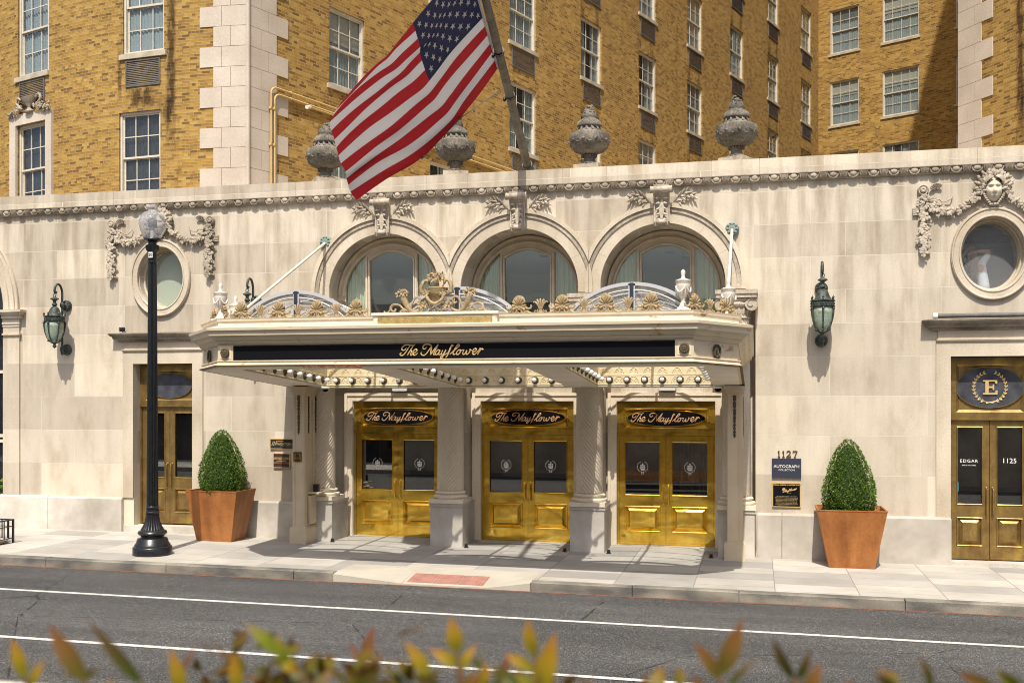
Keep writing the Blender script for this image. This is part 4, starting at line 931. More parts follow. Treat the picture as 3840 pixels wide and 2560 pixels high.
# windows: one of each kind, then copies
def make_window(w, h, cols, grille, dark, parent, sheer='curtain'):
    m = M['sash']; r = part_empty('window', parent)
    bars = []; mid = h * .5; t = .055
    plate('window_frame', rect(0, 0, w, h), [rect(t, t, w - t, h - t)], .05, .14, m, r)
    b = MB()
    for lo, hi, y in ((mid - .01, h - t, .085), (t, mid + .01, .125)):
        b.box((t, y, lo), (w - t, y + .035, lo + .045)); b.box((t, y, hi - .035), (w - t, y + .035, hi))
        b.box((t, y + .001, lo), (t + .04, y + .034, hi)); b.box((w - t - .04, y + .001, lo), (w - t, y + .034, hi))
        for k in range(1, cols): x = t + (w - 2 * t) * k / cols; b.box((x - .011, y + .006, lo + .04), (x + .011, y + .03, hi - .03))
        z = (lo + hi) / 2; b.box((t + .035, y + .007, z - .011), (w - t - .035, y + .029, z + .011))
    b.build('sash', m, r)
    b = MB(); b.box((t, .102, mid), (w - t, .106, h - t)); b.box((t, .142, t), (w - t, .146, mid)); b.build('pane', M['pane'], r)
    cm = M['dark_curtain'] if dark else M[sheer]
    b = MB(); b.grid(lambda u, v: (w * u, .172 + .010 * math.sin(u * w * 60) + .006 * math.sin(u * w * 17), h * v), int(w * 64), 1); b.build('curtain', cm, r, smooth=70)
    b = MB(); b.box((0, .150, 0), (w, .5, h)); b.f = [q for k, q in enumerate(b.f) if k != 2]; b.m = b.m[:5]; b.build('room_shade', M['dark'], r, fix=False)
    b = MB(); b.box((-.08, -.055, -.12), (w + .08, .1, -.001)); b.build('sill', M['sill'], r)
    if grille:
        gx0, gx1, g1, g0 = w * .08, w * .92, -.15, -.78
        g = plate('vent_grille', rect(gx0, g0, gx1, g1), [rect(gx0 + .035, g0 + .035, gx1 - .035, g1 - .035)], -.03, .02, M['grille'], r)
        b = MB(); b.box((gx0 + .02, .005, g0 + .02), (gx1 - .02, .015, g1 - .02)); b.build('vent_back', M['dark'], r)
        b = MB(); n = 13
        for k in range(n):
            z = g0 + .04 + (g1 - g0 - .08) * k / n
            b.add([(gx0 + .03, -.022, z + .004), (gx1 - .03, -.022, z + .004), (gx1 - .03, -.008, z + .026), (gx0 + .03, -.008, z + .026)], [(0, 1, 2, 3)])
        b.build('vent_slat', M['grille'], r, fix=False)
    return r
M['dark_curtain'] = mat('dark_curtain_cloth', (.035, .040, .048), .9, noise=[(5, (.5, .5, .5), (1.6, 1.6, 1.6), .9, (9, 1, .6))])  # dark curtain cloth with random upright streaks
M['roller_blind'] = mat('roller_blind', (.50, .47, .40), .9); M['dusk_blind'] = mat('grey_blind', (.16, .165, .16), .9)
def add_blind(win, w, h, seed):
    """some rooms have a blind drawn part of the way or the curtain parted on a dark room"""
    random.seed(int(seed * 100)); r = random.random()
    for ch in list(win.children):
        if ch.name.startswith(('roller_blind', 'curtain_gap')): bpy.data.objects.remove(ch)
    if r < .42:
        f = random.uniform(.2, .7); b = MB(); b.box((.05, .149, h * (1 - f)), (w - .05, .153, h - .05)); b.build('roller_blind', M['roller_blind' if r < .24 else 'dusk_blind'], win)
    elif r < .75:
        x0 = random.uniform(.1, .45) * w; b = MB(); b.box((x0, .149, .06), (x0 + random.uniform(.18, .4) * w, .1535, h - .05)); b.build('curtain_gap', M['dark'], win)
def put_window(w, loc, d, sx=1, sz=1):
    w.location = loc; w.rotation_euler = (0, 0, math.atan2(d[1], d[0])); w.scale = (sx, 1, sz)
wa = None
for k, (a, b) in enumerate(SC):
    for z in FL[:5]:
        gr = k > 0
        hh = (1.95 if k == 0 else 2.12 if z < 17 else 2.25)
        if wa is None: wa = {True: make_window(1.5, 2.12, 3, True, False, tower), False: make_window(1.31, 1.95, 3, False, False, tower)}; used = {True: 0, False: 0}
        w = wa[gr] if not used[gr] else dup(wa[gr], tower); used[gr] = 1
        add_blind(w, 1.5 if gr else 1.31, 2.12 if gr else 1.95, k * 7 + z)
        put_window(w, (Q[0] + SD[0] * a, Q[1] + SD[1] * a, z), SD, (b - a) / (1.5 if gr else 1.31), hh / (2.12 if gr else 1.95))
wb = {3: make_window(1.64, 2.42, 3, False, False, tower), 4: make_window(1.94, 2.42, 4, False, False, tower)}; used = {}
for a, b, n in BC:
    for z in (10.1, 14.0, 17.9, 21.85):
        w = wb[n] if n not in used else dup(wb[n], tower); used[n] = 1
        add_blind(w, {3: 1.64, 4: 1.94}[n], 2.42, a * 5 + z)
        put_window(w, (Cc[0] + BD[0] * a, Cc[1] + BD[1] * a, z), BD, (b - a) / {3: 1.64, 4: 1.94}[n], 1)
for a, b, n, z, h, g in WL:
    w = make_window(b - a, h, n, g, not g, tower)
    pa, pb = bow(b), bow(a); put_window(w, (pa[0], pa[1], z), (pb[0] - pa[0], pb[1] - pa[1]))
# stone surround with carved basket over the lower window at the left edge
pa, pb = bow(6.85), bow(5.64); ss = part_empty('window_surround', tower, (*pa, 0), math.atan2(pb[1] - pa[1], pb[0] - pa[0]))
plate('surround', [(-.26, 6.8), (-.26, 10.04), (1.44, 10.04), (1.44, 6.8), (1.20, 6.8), (1.20, 9.77), (-.01, 9.77), (-.01, 6.8)], [], -.06, .02, M['quoin'], ss)
b = MB(); b.lathe([(.16, 10.03), (.18, 10.06), (.07, 10.12), (.06, 10.17), (.19, 10.25), (.29, 10.37), (.31, 10.40), (.24, 10.40)], (.59, -.08, 0), 20, flute=(16, .1), sy=.45)
for s in (-1, 1):
    carve(b, [(.59 + s * .3, 10.15), (.59 + s * .55, 10.12), (.59 + s * .82, 10.05)], .10, 46, y=-.06, grape=.7)
    b.tube(catmull([(.59 + s * .29, -.1, 10.36), (.59 + s * .43, -.1, 10.42), (.59 + s * .48, -.1, 10.30), (.59 + s * .36, -.1, 10.2), (.59 + s * .26, -.1, 10.12)], 4), .035, 6)
b.build('carved_basket', M['lime_grey'], ss, smooth=50)

# ------------------------------------------------------------------ conduits on the court wall
def side_pt(u, d, z): return (Q[0] + SD[0] * u + SD[1] * d, Q[1] + SD[1] * u - SD[0] * d, z)
for k, (u0, zt, lab) in enumerate(((.655, 10.20, 'ochre painted conduit pipe bending over the stone quoins, the outer one with the upper run'), (.765, 10.06, 'ochre painted conduit pipe bending over the stone quoins, the inner one with the lower run'))):
    b = MB(); pts = [side_pt(u0, .07, 6.8), side_pt(u0, .07, zt - .22)] + [side_pt(u0 + .16 * (1 - math.cos(R(a))), .07, zt - .16 + .16 * math.sin(R(a))) for a in range(0, 91, 15)] + [side_pt(9.5, .07, zt - .12), side_pt(14, .07, zt - .2)]
    b.tube(pts, .024, 8); p = tag(b.build('conduit_pipe', M['pipe'], smooth=60), lab, 'pipe', 'conduit pipes on the court wall')
    c = MB()
    for u, z in ((u0, 8.85), (u0, 9.7), (1.3, zt), (4.6, zt - .04), (8.6, zt - .1)): c.cbox(side_pt(u, .055, z), (.07, .09, .06))
    c.build('pipe_clamp', M['pipe'], p)
b = MB(); b.tube([side_pt(3.4, .09, 9.97), side_pt(2.1, .11, 9.98), side_pt(1.85, .2, 9.95), side_pt(1.7, .28, 9.92)], .022, 8)
p = tag(b.build('flood_lamp', M['pipe'], smooth=60), 'small white floodlight on a bent ochre pipe arm on the brick wall', 'floodlight')
b = MB(); b.tube([side_pt(1.74, .26, 9.93), side_pt(1.5, .38, 9.86)], [.035, .045], 10); b.build('lamp_head', M['white'], p, smooth=40)

# ------------------------------------------------------------------ stone urns on the parapet
def make_urn():
    r = thing('stone_urn', '', 'urn'); m = M['lime_dark']
    b = MB(); b.box((-.25, -.25, 0), (.25, .25, .16)); b.build('plinth', M['lime_grey'], r)
    b = MB(); b.lathe([(.195, .16), (.2, .175), (.19, .20), (.135, .225), (.115, .25), (.108, .31), (.125, .325), (.12, .37), (.15, .378), (.23, .42), (.305, .478), (.36, .54), (.388, .59), (.392, .655), (.392, .74), (.38, .762), (.335, .78), (.26, .815), (.22, .845), (.205, .875), (.215, .885), (.24, .905), (.248, .925), (.242, .955), (.215, 1.0), (.175, 1.04), (.14, 1.07), (.11, 1.2), (.06, 1.28), (.001, 1.30)], seg=40); b.build('body', m, r, smooth=35)
    g = MB(); random.seed(4)
    for k in range(16):
        a = 2 * PI * k / 16; ca, sa = math.cos(a), math.sin(a)
        g.blob((.135 * ca, .135 * sa, .348), (.026, .026, .026))
    g.build('bead_ring', m, r, smooth=45); g = MB()
    for k in range(10):
        a = 2 * PI * k / 10; ca, sa = math.cos(a), math.sin(a)
        for da, z0, z1, w in ((0, .40, .64, .075), (.3, .40, .57, .06)):
            c2, s2 = math.cos(a + da), math.sin(a + da); g.leaf((.19 * c2, .19 * s2, z0), ((.405 if z1 > .6 else .345) * c2, (.405 if z1 > .6 else .345) * s2, z1), (c2, s2, -.7), w, .9)
        g.blob((.385 * ca, .385 * sa, .625), (.04, .04, .035), jit=.2)
        g.tube([(.385 * math.cos(a + .31 + .10 * math.cos(q * .8)), .385 * math.sin(a + .31 + .10 * math.cos(q * .8)), .60 + .035 * math.sin(q * .8)) for q in range(8)], .012, 5)
    g.build('acanthus', m, r, smooth=45); g = MB()
    for k in range(20):
        a = 2 * PI * k / 20; ca, sa = math.cos(a), math.sin(a); g.leaf((.16 * ca, .16 * sa, 1.06), (.255 * ca, .255 * sa, .93), (ca, sa, .7), .034, .7)
    for k in range(14): a = 2 * PI * k / 14; g.leaf((.235 * math.cos(a), .235 * math.sin(a), .90), (.285 * math.cos(a + .18), .285 * math.sin(a + .18), .80), (math.cos(a), math.sin(a), .6), .03, .4)
    g.build('lid_leaves', m, r, smooth=45); g = MB()
    for k in range(16): a = 2 * PI * k / 16; g.blob((.19 * math.cos(a), .19 * math.sin(a), .188), (.03, .03, .02))
    g.build('foot_ring', m, r, smooth=45)
    g = MB()
    for k in range(40):
        z = random.uniform(.35, 1); a = random.uniform(0, 6.28); rr = (.135 - .075 * z); g.blob((rr * math.cos(a), rr * math.sin(a), 1.06 + .25 * z), (.034, .034, .034), jit=.1)
    for k in range(8): a = 2 * PI * k / 8; g.leaf((.135 * math.cos(a), .135 * math.sin(a), 1.05), (.125 * math.cos(a), .125 * math.sin(a), 1.20), (math.cos(a), math.sin(a), .1), .06, .5)
    g.build('fruit_finial', m, r, smooth=60)
    return r
urn0 = None
for x, lab in ((-4.07, 'dark stone urn on the parapet beside the yellow pipes, partly behind the flag edge'), (-1.27, 'dark stone urn on the parapet mostly hidden behind the lower flag edge'), (1.44, 'dark stone urn on the parapet between the flagpole foot and the right urn'), (4.24, 'dark stone urn on the parapet farthest right, near the dark court corner')):
    if urn0 is None: u = urn0 = make_urn()
    else: u = dup(urn0)
    u.location = (x, .48 if x > -2 else .5, 7.245); u.rotation_euler = (0, 0, x); u['label'] = lab; u['group'] = 'stone urns along the parapet'
for q in list(bpy.data.objects):
    pass
b = MB(); b.grid(lambda u, v: (-5.7 + 1.55 * u, .75 + .5 * v, 7.20 + .16 * u + .03 * math.sin(9 * u + 4 * v)), 24, 6)
tag(b.build('tarpaulin', mat('teal_tarpaulin', (.03, .12, .11), .6), smooth=179), 'crumpled teal tarpaulin behind the parapet beside the leftmost urn', 'tarpaulin')

# ------------------------------------------------------------------ flagpole and flag
PB = Vector((.0935, 1.15, 7.50)); PD = (Vector((.6437, -4.40, 8.8935)) - Vector((.0935, 1.15, 7.56))).normalized()
fp = thing('flagpole', 'dark slanting flagpole leaning out over the street from behind the parapet', 'flagpole', (0, 0, 0))
b = MB(); b.tube([PB, PB + PD * 3.5, PB + PD * 8.4], [.085, .075, .05], 16); b.build('pole', M['pole'], fp, smooth=60)
b = MB(); b.blob(PB + PD * 8.5, (.11, .11, .11), sub=2); b.build('ball_finial', M['gold'], fp, smooth=179)
b = MB(); b.tube([PB - PD * .05, PB + PD * .35], [.115, .105], 16); b.tube([PB + Vector((.12, 0, -.5)), PB + Vector((.12, 0, .12))], .05, 8); b.box((-.05, 1.0, 6.86), (.35, 1.4, 7.1)); b.build('pole_socket', M['grille'], fp, smooth=40)
for t in (3.0, 4.4, 6.5):
    b = MB(); b.tube([PB + PD * t, PB + PD * (t + .07)], .092, 14); b.blob(PB + PD * t + Vector((-.10, 0, -.05)), (.03, .03, .04)); b.build('halyard_cleat', M['iron'], fp, smooth=40)
FG = [[(0.577,-5.327,9.131),(0.146,-5.229,8.767),(-0.303,-5.131,8.386),(-0.722,-5.034,8.056),(-1.157,-4.936,7.710),(-1.560,-4.838,7.352)],
      [(0.430,-3.822,8.847),(-0.078,-3.760,8.401),(-0.501,-3.698,7.973),(-1.103,-3.637,7.533),(-1.628,-3.575,7.226),(-2.133,-3.513,6.904)],
      [(0.341,-2.529,8.452),(-0.102,-2.498,7.901),(-0.613,-2.468,7.330),(-1.078,-2.437,6.972),(-1.637,-2.406,6.704),(-2.231,-2.376,6.363)]]
AS = (0, .538, 1.0)
def flag_pt(a, b):
    rows = []
    for row in FG:
        t = min(max(b, 0), 1) * 5; i = min(int(t), 4); u = t - i
        p = [Vector(row[max(0, min(5, i + k))]) for k in (-1, 0, 1, 2)]
        rows.append(.5 * (2 * p[1] + (p[2] - p[0]) * u + (2 * p[0] - 5 * p[1] + 4 * p[2] - p[3]) * u * u + (3 * p[1] - p[0] - 3 * p[2] + p[3]) * u ** 3))
    l = [1, 1, 1]
    for i in range(3):
        for j in range(3):
            if i != j: l[i] *= (a - AS[j]) / (AS[i] - AS[j])
    v = rows[0] * l[0] + rows[1] * l[1] + rows[2] * l[2]
    w = min(1, b * 3 + .15)
    v.y += w * (.070 * math.sin(8.5 * a + 2.2 * b + .4) * (.5 + b) + .045 * math.sin(19 * a - 6 * b) + .016 * math.sin(37 * a + 14 * b) + .05 * math.sin(5 * b + 2.0 * a) + .05 * math.exp(-((b - .30 - .32 * (1 - a)) / .05) ** 2))
    return v
def flagcloth(name, c, tr=.35):
    def f(m, nt, N, L, b, tc, src):
        out = N['Material Output']; t = N.new('ShaderNodeBsdfTranslucent'); t.inputs[0].default_value = (*c, 1)
        mx = N.new('ShaderNodeMixShader'); mx.inputs[0].default_value = tr; L.new(b.outputs[0], mx.inputs[1]); L.new(t.outputs[0], mx.inputs[2]); L.new(mx.outputs[0], out.inputs['Surface'])
        nz = noise(N, L, tc, 6, (1, 1, 2.5), 4); bp = N.new('ShaderNodeBump'); bp.inputs['Strength'].default_value = .5; bp.inputs['Distance'].default_value = .05; L.new(nz, bp.inputs['Height']); L.new(bp.outputs[0], b.inputs['Normal'])
    return mat(name, c, .6, build=f, spec=.3)
FM = [flagcloth('flag_red', (.33, .008, .016), .22), flagcloth('flag_white', (.58, .57, .60), .22), flagcloth('flag_blue', (.010, .014, .055), .22), mat('flag_star', (.50, .50, .53), .6)]
fl = MB(); NA, NB = 52, 75
for i in range(NA + 1):
    for j in range(NB + 1): fl.v.append(flag_pt(i / NA, j / NB))
for i in range(NA):
    for j in range(NB):
        s = i // 4; k = 2 if (s < 7 and j < 30) else (0 if s % 2 == 0 else 1)
        fl.f.append([i * (NB + 1) + j, i * (NB + 1) + j + 1, (i + 1) * (NB + 1) + j + 1, (i + 1) * (NB + 1) + j]); fl.m.append(k)
flag = fl.build('flag', FM, None, smooth=179, fix=False)
tag(flag, 'large American stars and stripes flag hanging from the slanting flagpole', 'flag')
sm = MB()
for r in range(9):
    for q in range(6 if r % 2 == 0 else 5):
        a0 = .538 * (r + 1) / 10; b0 = .4 * (2 * q + (1 if r % 2 == 0 else 2)) / 12
        for sgn in (-1, 1):
            pts = []
            for k in range(10):
                an = PI * k / 5 - PI; rr = (.030 if k % 2 == 0 else .0118)
                a, bb = a0 + rr * math.cos(an) * .92, b0 + rr * math.sin(an) * .54
                e = .004; p = flag_pt(a, bb); n = (flag_pt(a + e, bb) - flag_pt(a - e, bb)).cross(flag_pt(a, bb + e) - flag_pt(a, bb - e)).normalized()
                pts.append(p + n * .006 * sgn)
            cpt = flag_pt(a0, b0); n = (flag_pt(a0 + .004, b0) - cpt).cross(flag_pt(a0, b0 + .004) - cpt).normalized(); pts.append(cpt + n * .007 * sgn)
            sm.add(pts, [(k, (k + 1) % 10, 10) for k in range(10)])
sm.build('stars', FM[3], flag, fix=False)
b = MB(); b.tube([flag_pt(k / 12, 0) + Vector((.01, 0, .01)) for k in range(13)], .022, 6); b.build('hoist_hem', FM[1], flag, smooth=60)
b = MB(); b.tube([PB + PD * 3.4 + Vector((-.07, 0, -.06)), flag_pt(1, .28) + Vector((0, -.05, -.02)), flag_pt(1, .56) + Vector((0, -.05, -.05))], .008, 5)
for t in (.28, .56): b.blob(flag_pt(1, t) + Vector((0, -.04, -.02)), (.03, .03, .03))
b.build('halyard', M['grille'], flag)
# ------------------------------------------------------------------ the entrance canopy
can = thing('entrance_canopy', 'cream painted entrance canopy with black name band and three glass vaults', 'canopy')
XL, XR, YF, CE = -3.83, 3.71, -4.35, .63
def tz(y): return -.07 * max(0, y - YF)
def tilt(p): return (p[0], p[1], p[2] + tz(p[1]))
CP = [(XL - CE, -.01), (XL - CE, YF + CE), (XL, YF), (XR, YF), (XR + CE, YF + CE), (XR + CE, -.01)]
def cbuild(mb, name, m, parent=can, smooth=0): mb.map(tilt); return mb.build(name, m, parent, smooth=smooth)
b = MB(); b.sweep(CP, [(-.20, 3.402), (.045, 3.402), (.06, 3.42), (.03, 3.437), (.03, 3.447), (.015, 3.470), (.035, 3.477), (.035, 3.494), (-.2, 3.494)]); cbuild(b, 'lower_moulding', M['cream'])
b = MB(); b.sweep(CP, [(-.20, 3.4935), (-.004, 3.4935), (-.004, 3.74), (-.2, 3.74)]); cbuild(b, 'fascia', M['cream'])
b = MB(); b.sweep(CP, [(-.20, 3.7395), (.012, 3.7395), (.03, 3.76), (.055, 3.775), (.055, 3.80), (.095, 3.815), (.125, 3.85), (.13, 3.87), (.175, 3.885), (.185, 3.94), (.215, 3.965), (.22, 4.005), (.04, 4.045), (-.2, 4.05)]); cbuild(b, 'cornice', M['cream'])
b = MB(); b.sweep(CP, [(-.35, 4.048), (.005, 4.048), (.005, 4.115), (.03, 4.128), (.035, 4.155), (.045, 4.166), (-.35, 4.17)]); cbuild(b, 'blocking_course', M['cream_white'])
b = MB(); b.sweep(CP, [(.02, 3.396), (.062, 3.399), (.062, 3.407), (.02, 3.405)]); cbuild(b, 'soffit_edge', M['ornament_dark'])
random.seed(12); b = MB(); x = -2.36
while x < -1.42:
    w_ = random.uniform(.03, .09); b.add([(x, YF - .064, 3.409), (x + w_, YF - .064, 3.409), (x + w_ * .9, YF - .07, 3.385 - random.uniform(0, .03)), (x + w_ * .2, YF - .066, 3.39 - random.uniform(0, .02))], [(0, 1, 2, 3)]); x += w_ * .8
b.loft([[(-1.50, YF - .064, 3.40), (-1.44, YF - .064, 3.41), (-1.44, YF - .06, 3.395), (-1.50, YF - .06, 3.388)], [(-1.36, YF - .10, 3.352), (-1.34, YF - .10, 3.375), (-1.34, YF - .085, 3.366), (-1.36, YF - .085, 3.345)]])
b.build('rusted_edge', mat('flaking_rust', (.14, .050, .022), .9, noise=[(30, (.5, .5, .5), (1.5, 1.4, 1.3), .9, S1)]), can, fix=False)
sg = MB(); sg.box((-3.555, YF - .022, 3.497), (3.472, YF - .003, 3.727)); sign = sg.build('sign_panel', M['sign_black'], can)
b = MB(); script_mb(b, 1.36, -.063, YF - .026, 3.617, .0098); b.build('script_lettering', M['gold'], sign)
VC = (-2.62, .08, 2.79); CW, CY0, CY1 = 1.06, -3.90, -.33
def plan_plate(name, outer, holes, z0, z1, m, parent, f=tilt):
    o = plate(name, outer, holes, z0, z1, m, parent)
    for v in o.data.vertices:
        x, y, z = v.co; v.co = f((x, z, y))
    bm = bmesh.new(); bm.from_mesh(o.data); bmesh.ops.recalc_face_normals(bm, faces=bm.faces); bm.to_mesh(o.data); bm.free(); return o
inset = [(x, y) for x, y in ((XL - CE + .02, -.01), (XL - CE + .02, YF + CE), (XL, YF + .02), (XR, YF + .02), (XR + CE - .02, YF + CE), (XR + CE - .02, -.01))]
holes = [rect(c - CW, CY0, c + CW, CY1) for c in VC]
plan_plate('soffit', inset, holes, 3.392, 3.412, M['soffit'], can)
plan_plate('roof_deck', inset, [rect(c - CW - .031, CY0 - .031, c + CW + .031, CY1 + .031) for c in VC], 4.0, 4.04, M['cream_white'], can)
bulb0 = None; nb = 0
for c in VC:
    b = MB()
    for (x0, y0, x1, y1) in ((c - CW - .03, CY0 - .03, c - CW, CY1 + .03), (c + CW, CY0 - .03, c + CW + .03, CY1 + .03), (c - CW, CY0 - .03, c + CW, CY0), (c - CW, CY1, c + CW, CY1 + .03)):
        b.box((x0, y0, 3.405), (x1, y1, 4.05))
    cf = cbuild(b, 'coffer', M['coffer'])
    b = MB()
    for z in (3.425, 3.60, 3.615, 3.80, 3.88):
        for (xa, ya, xb, yb) in ((c - CW, CY0, c - CW, CY1), (c + CW, CY0, c + CW, CY1), (c - CW, CY1, c + CW, CY1), (c - CW, CY0, c + CW, CY0)): b.tube([(xa, ya, z), (xb, yb, z)], .008, 5)
    for k in range(8):   # pressed scrolls between the lamps
        x = c - CW + .132 + k * .265
        for zz, s in ((3.52, 1), (3.70, .8)):
            b.tube([(x + s * .10 * math.cos(R(a)), CY1 - .003, zz - .06 + s * .12 * math.sin(R(a))) for a in range(0, 181, 20)], .007, 4)
            for sx in (-1, 1): b.tube([(x + sx * .045 + s * (.04 - .004 * q) * math.cos(q * .8), CY1 - .003, zz - .02 + s * (.04 - .004 * q) * math.sin(q * .8)) for q in range(8)], .006, 4)
    b.map(tilt); b.build('pressed_relief', M['coffer'], cf)
    spots = [(c - CW + .22 + k * .324, CY1, PI / 2 * 3) for k in range(6)] + [(c - CW, CY1 - .22 - k * .42, 0) for k in range(8)] + [(c + CW, CY1 - .22 - k * .42, PI) for k in range(8)]
    for x, y, a in spots:
        if bulb0 is None:
            t = MB(); t.lathe([(.018, .028), (.02, .05), (.036, .075), (.044, .10), (.040, .125), (.024, .143), (.001, .148)], seg=16); t.xf(Matrix(((0, 0, 1, 0), (0, 1, 0, 0), (-1, 0, 0, 0), (0, 0, 0, 1))))
            bulb0 = t.build('light_bulb', M['bulb'], can, smooth=179)
            t = MB(); t.lathe([(.07, .0), (.072, .012), (.055, .022), (.04, .020), (.03, .045), (.02, .05)], seg=16, flute=(8, .1)); t.xf(Matrix(((0, 0, 1, 0), (0, 1, 0, 0), (-1, 0, 0, 0), (0, 0, 0, 1))))
            t.build('lamp_socket', M['ornament_dark'], bulb0, smooth=50); o = bulb0
        else: o = dup(bulb0, can)
        o.location = (x, y, 3.515 + tz(y)); o.rotation_euler = (0, 0, a)
    # glass vault
    va = part_empty('glass_vault', can); RAD = 1.296; ZB = 4.05; hc = ZB + .55 - RAD; AM = math.asin(CW / RAD)
    def vp(t, y, r=RAD): a = -AM + 2 * AM * t; return (c + r * math.sin(a), y, hc + r * math.cos(a))
    b = MB(); b.grid(lambda u, v: vp(u, -4.0 + 3.93 * v), 28, 1); b.map(tilt); b.build('vault_glass', M['vault_glass'], va, smooth=179, fix=False)
    b = MB()
    for y in (-3.3, -2.65, -2.0, -1.35, -.7, -.08): b.tube([vp(q / 24, y, RAD + .005) for q in range(25)], .020, 6)
    for t in (.0, .5, 1.0): b.tube([vp(t, -4.0), vp(t, -.07)], .024, 6)
    b.map(tilt); b.build('vault_rib', M['steel'], va, smooth=60)
    b = MB()
    for y0, y1, r0, r1 in ((-4.06, -3.94, RAD - .008, RAD + .045),):
        b.loft([[vp(q / 30, y, r) for y, r in ((y0, r0), (y0, r1), (y1, r1), (y1, r0))] for q in range(31)])
    b.tube([vp(q / 30, -4.05, RAD - .075) for q in range(31)], .014, 6)
    b.map(tilt); b.build('arch_frame', M['steel'], va, smooth=35)
    b = MB(); b.box((c - .028, -4.085, ZB), (c + .028, -4.02, ZB + .56)); b.build('centre_bar', M['dark_steel'], va)
    b = MB(); b.box((c - .05, -4.06, ZB), (c - .0285, -4.02, ZB + .55)); b.box((c + .0285, -4.06, ZB), (c + .05, -4.02, ZB + .55)); b.build('bar_edge', M['steel'], va)
    b = MB(); b.add([(c, -4.0, ZB)] + [vp(q / 24, -4.0) for q in range(25)], [(0, q + 1, q + 2) for q in range(24)]); b.build('end_glass', M['vault_end'], va, fix=False)
# rosette blocks and corner wreaths
for x in (-3.692, 3.59):
    r = MB(); r.box((x - .135, YF - .03, 3.496), (x + .135, YF - .003, 3.738)); o = r.build('rosette_block', M['cream_clean'], can)
    r = MB(); r.box((x - .098, YF - .034, 3.520), (x + .098, YF - .0295, 3.712)); r.build('block_panel', M['coffer'], o)
    r = MB(); rosette_disc(r, 0, 0, .075)
    for k in range(12): a = 2 * PI * k / 12; r.blob((.055 * math.cos(a), -.09, .055 * math.sin(a)), (.02, .015, .02))
    r.xf(Matrix.Translation((x, YF - .03, 3.616))); r.v = [Vector((p.x, YF - .034 + (p.y - YF + .034) * .45, p.z)) for p in r.v]
    r.build('rosette', M['ornament_dark'], o, smooth=50)
for s, x0 in ((-1, XL), (1, XR)):
    mx, my = x0 + s * CE / 2, YF + CE / 2; r = MB()
    for k in range(26):
        a = 2 * PI * k / 26; r.blob((.062 * math.cos(a), -.02, .085 * math.sin(a)), (.02, .02, .02), jit=.25)
    r.blob((0, -.015, -.02), (.018, .015, .045)); r.tube([(-.04, -.02, -.105), (0, -.03, -.09), (.04, -.02, -.105)], .013, 5)
    r.xf(Matrix.Translation((mx + s * .004, my - .004, 3.60)) @ Matrix.Rotation(s * PI / 4, 4, 'Z')); cbuild(r, 'wreath', M['ornament_dark'], smooth=60)
# cresting: palmettes and tulips
def palmette():
    b = MB()
    b.lathe([(.095, .0), (.095, .012), (.05, .02), (.001, .022)], seg=20); b.xf(Matrix(((.9, 0, 0, 0), (0, 0, -1, .006), (0, 1.05, 0, .155), (0, 0, 0, 1))))
    for k in range(9):
        a = R(-112 + 28 * k); l = .142 if k == 4 else .135 - .008 * abs(k - 4); dx, dz = math.sin(a) * .88, math.cos(a)
        b.tube([(dx * .02, -.012, .105 + dz * .02), (dx * l * .5, -.026, .105 + dz * l * .5), (dx * l * .86, -.026, .105 + dz * l * .86), (dx * l, -.012, .105 + dz * l)], [.006, .017, .023, .008], 6, flat=.8)
    for s in (-1, 1):
        b.tube([(s * .062 + (.044 - .0042 * q) * math.cos(.75 * q + 1.2) * s, -.016, .046 + (.044 - .0042 * q) * math.sin(.75 * q + 1.2)) for q in range(10)], .011, 5)
        b.lathe([(.042, 0), (.042, .012), (.001, .014)], seg=12); b.xf(Matrix(((1, 0, 0, s * .062), (0, 0, -1, 0), (0, 1, 0, .044), (0, 0, 0, 1))), len(b.v) - 36)
        b.tube(catmull([(s * .015, -.012, .085), (s * .07, -.018, .10), (s * .12, -.016, .075), (s * .155, -.014, .085), (s * .165, -.012, .115), (s * .15, -.012, .12)], 4), [.019] * 8 + [.015] * 8 + [.009] * 5, 6)
        b.tube(catmull([(s * .10, -.012, .05), (s * .15, -.012, .02), (s * .20, -.012, .014), (s * .24, -.012, .014)], 4), .013, 5)
    b.box((-.11, -.004, 0), (.11, .012, .03)); b.lathe([(.03, 0), (.03, .02), (.001, .024)], seg=10); b.xf(Matrix(((1, 0, 0, 0), (0, 0, -1, 0), (0, 1, 0, .09), (0, 0, 0, 1))), len(b.v) - 30); return b
def tulip():
    b = MB(); b.tube([(0, -.01, 0), (0, -.01, .06), (0, -.01, .10)], [.035, .02, .026], 8, flat=.6)
    for dx, h, l in ((-.075, .165, .012), (-.04, .19, .014), (0, .20, .016), (.04, .19, .014), (.075, .165, .012)): b.tube(catmull([(dx * .15, -.012, .07), (dx * .5, -.018, .13), (dx, -.014, h), (dx * 1.25, -.012, h - .012)], 4), [.014] * 8 + [.010] * 5, 5)
    for s in (-1, 1):
        b.tube([(s * .062 + (.034 - .0034 * q) * math.cos(.8 * q + 2.2) * s, -.012, .036 + (.034 - .0034 * q) * math.sin(.8 * q + 2.2)) for q in range(10)], .009, 5)
        b.tube(catmull([(s * .03, -.01, .01), (s * .08, -.01, .008), (s * .12, -.01, .018), (s * .16, -.01, .04)], 3), .010, 5)
    return b
pal0 = tul0 = None
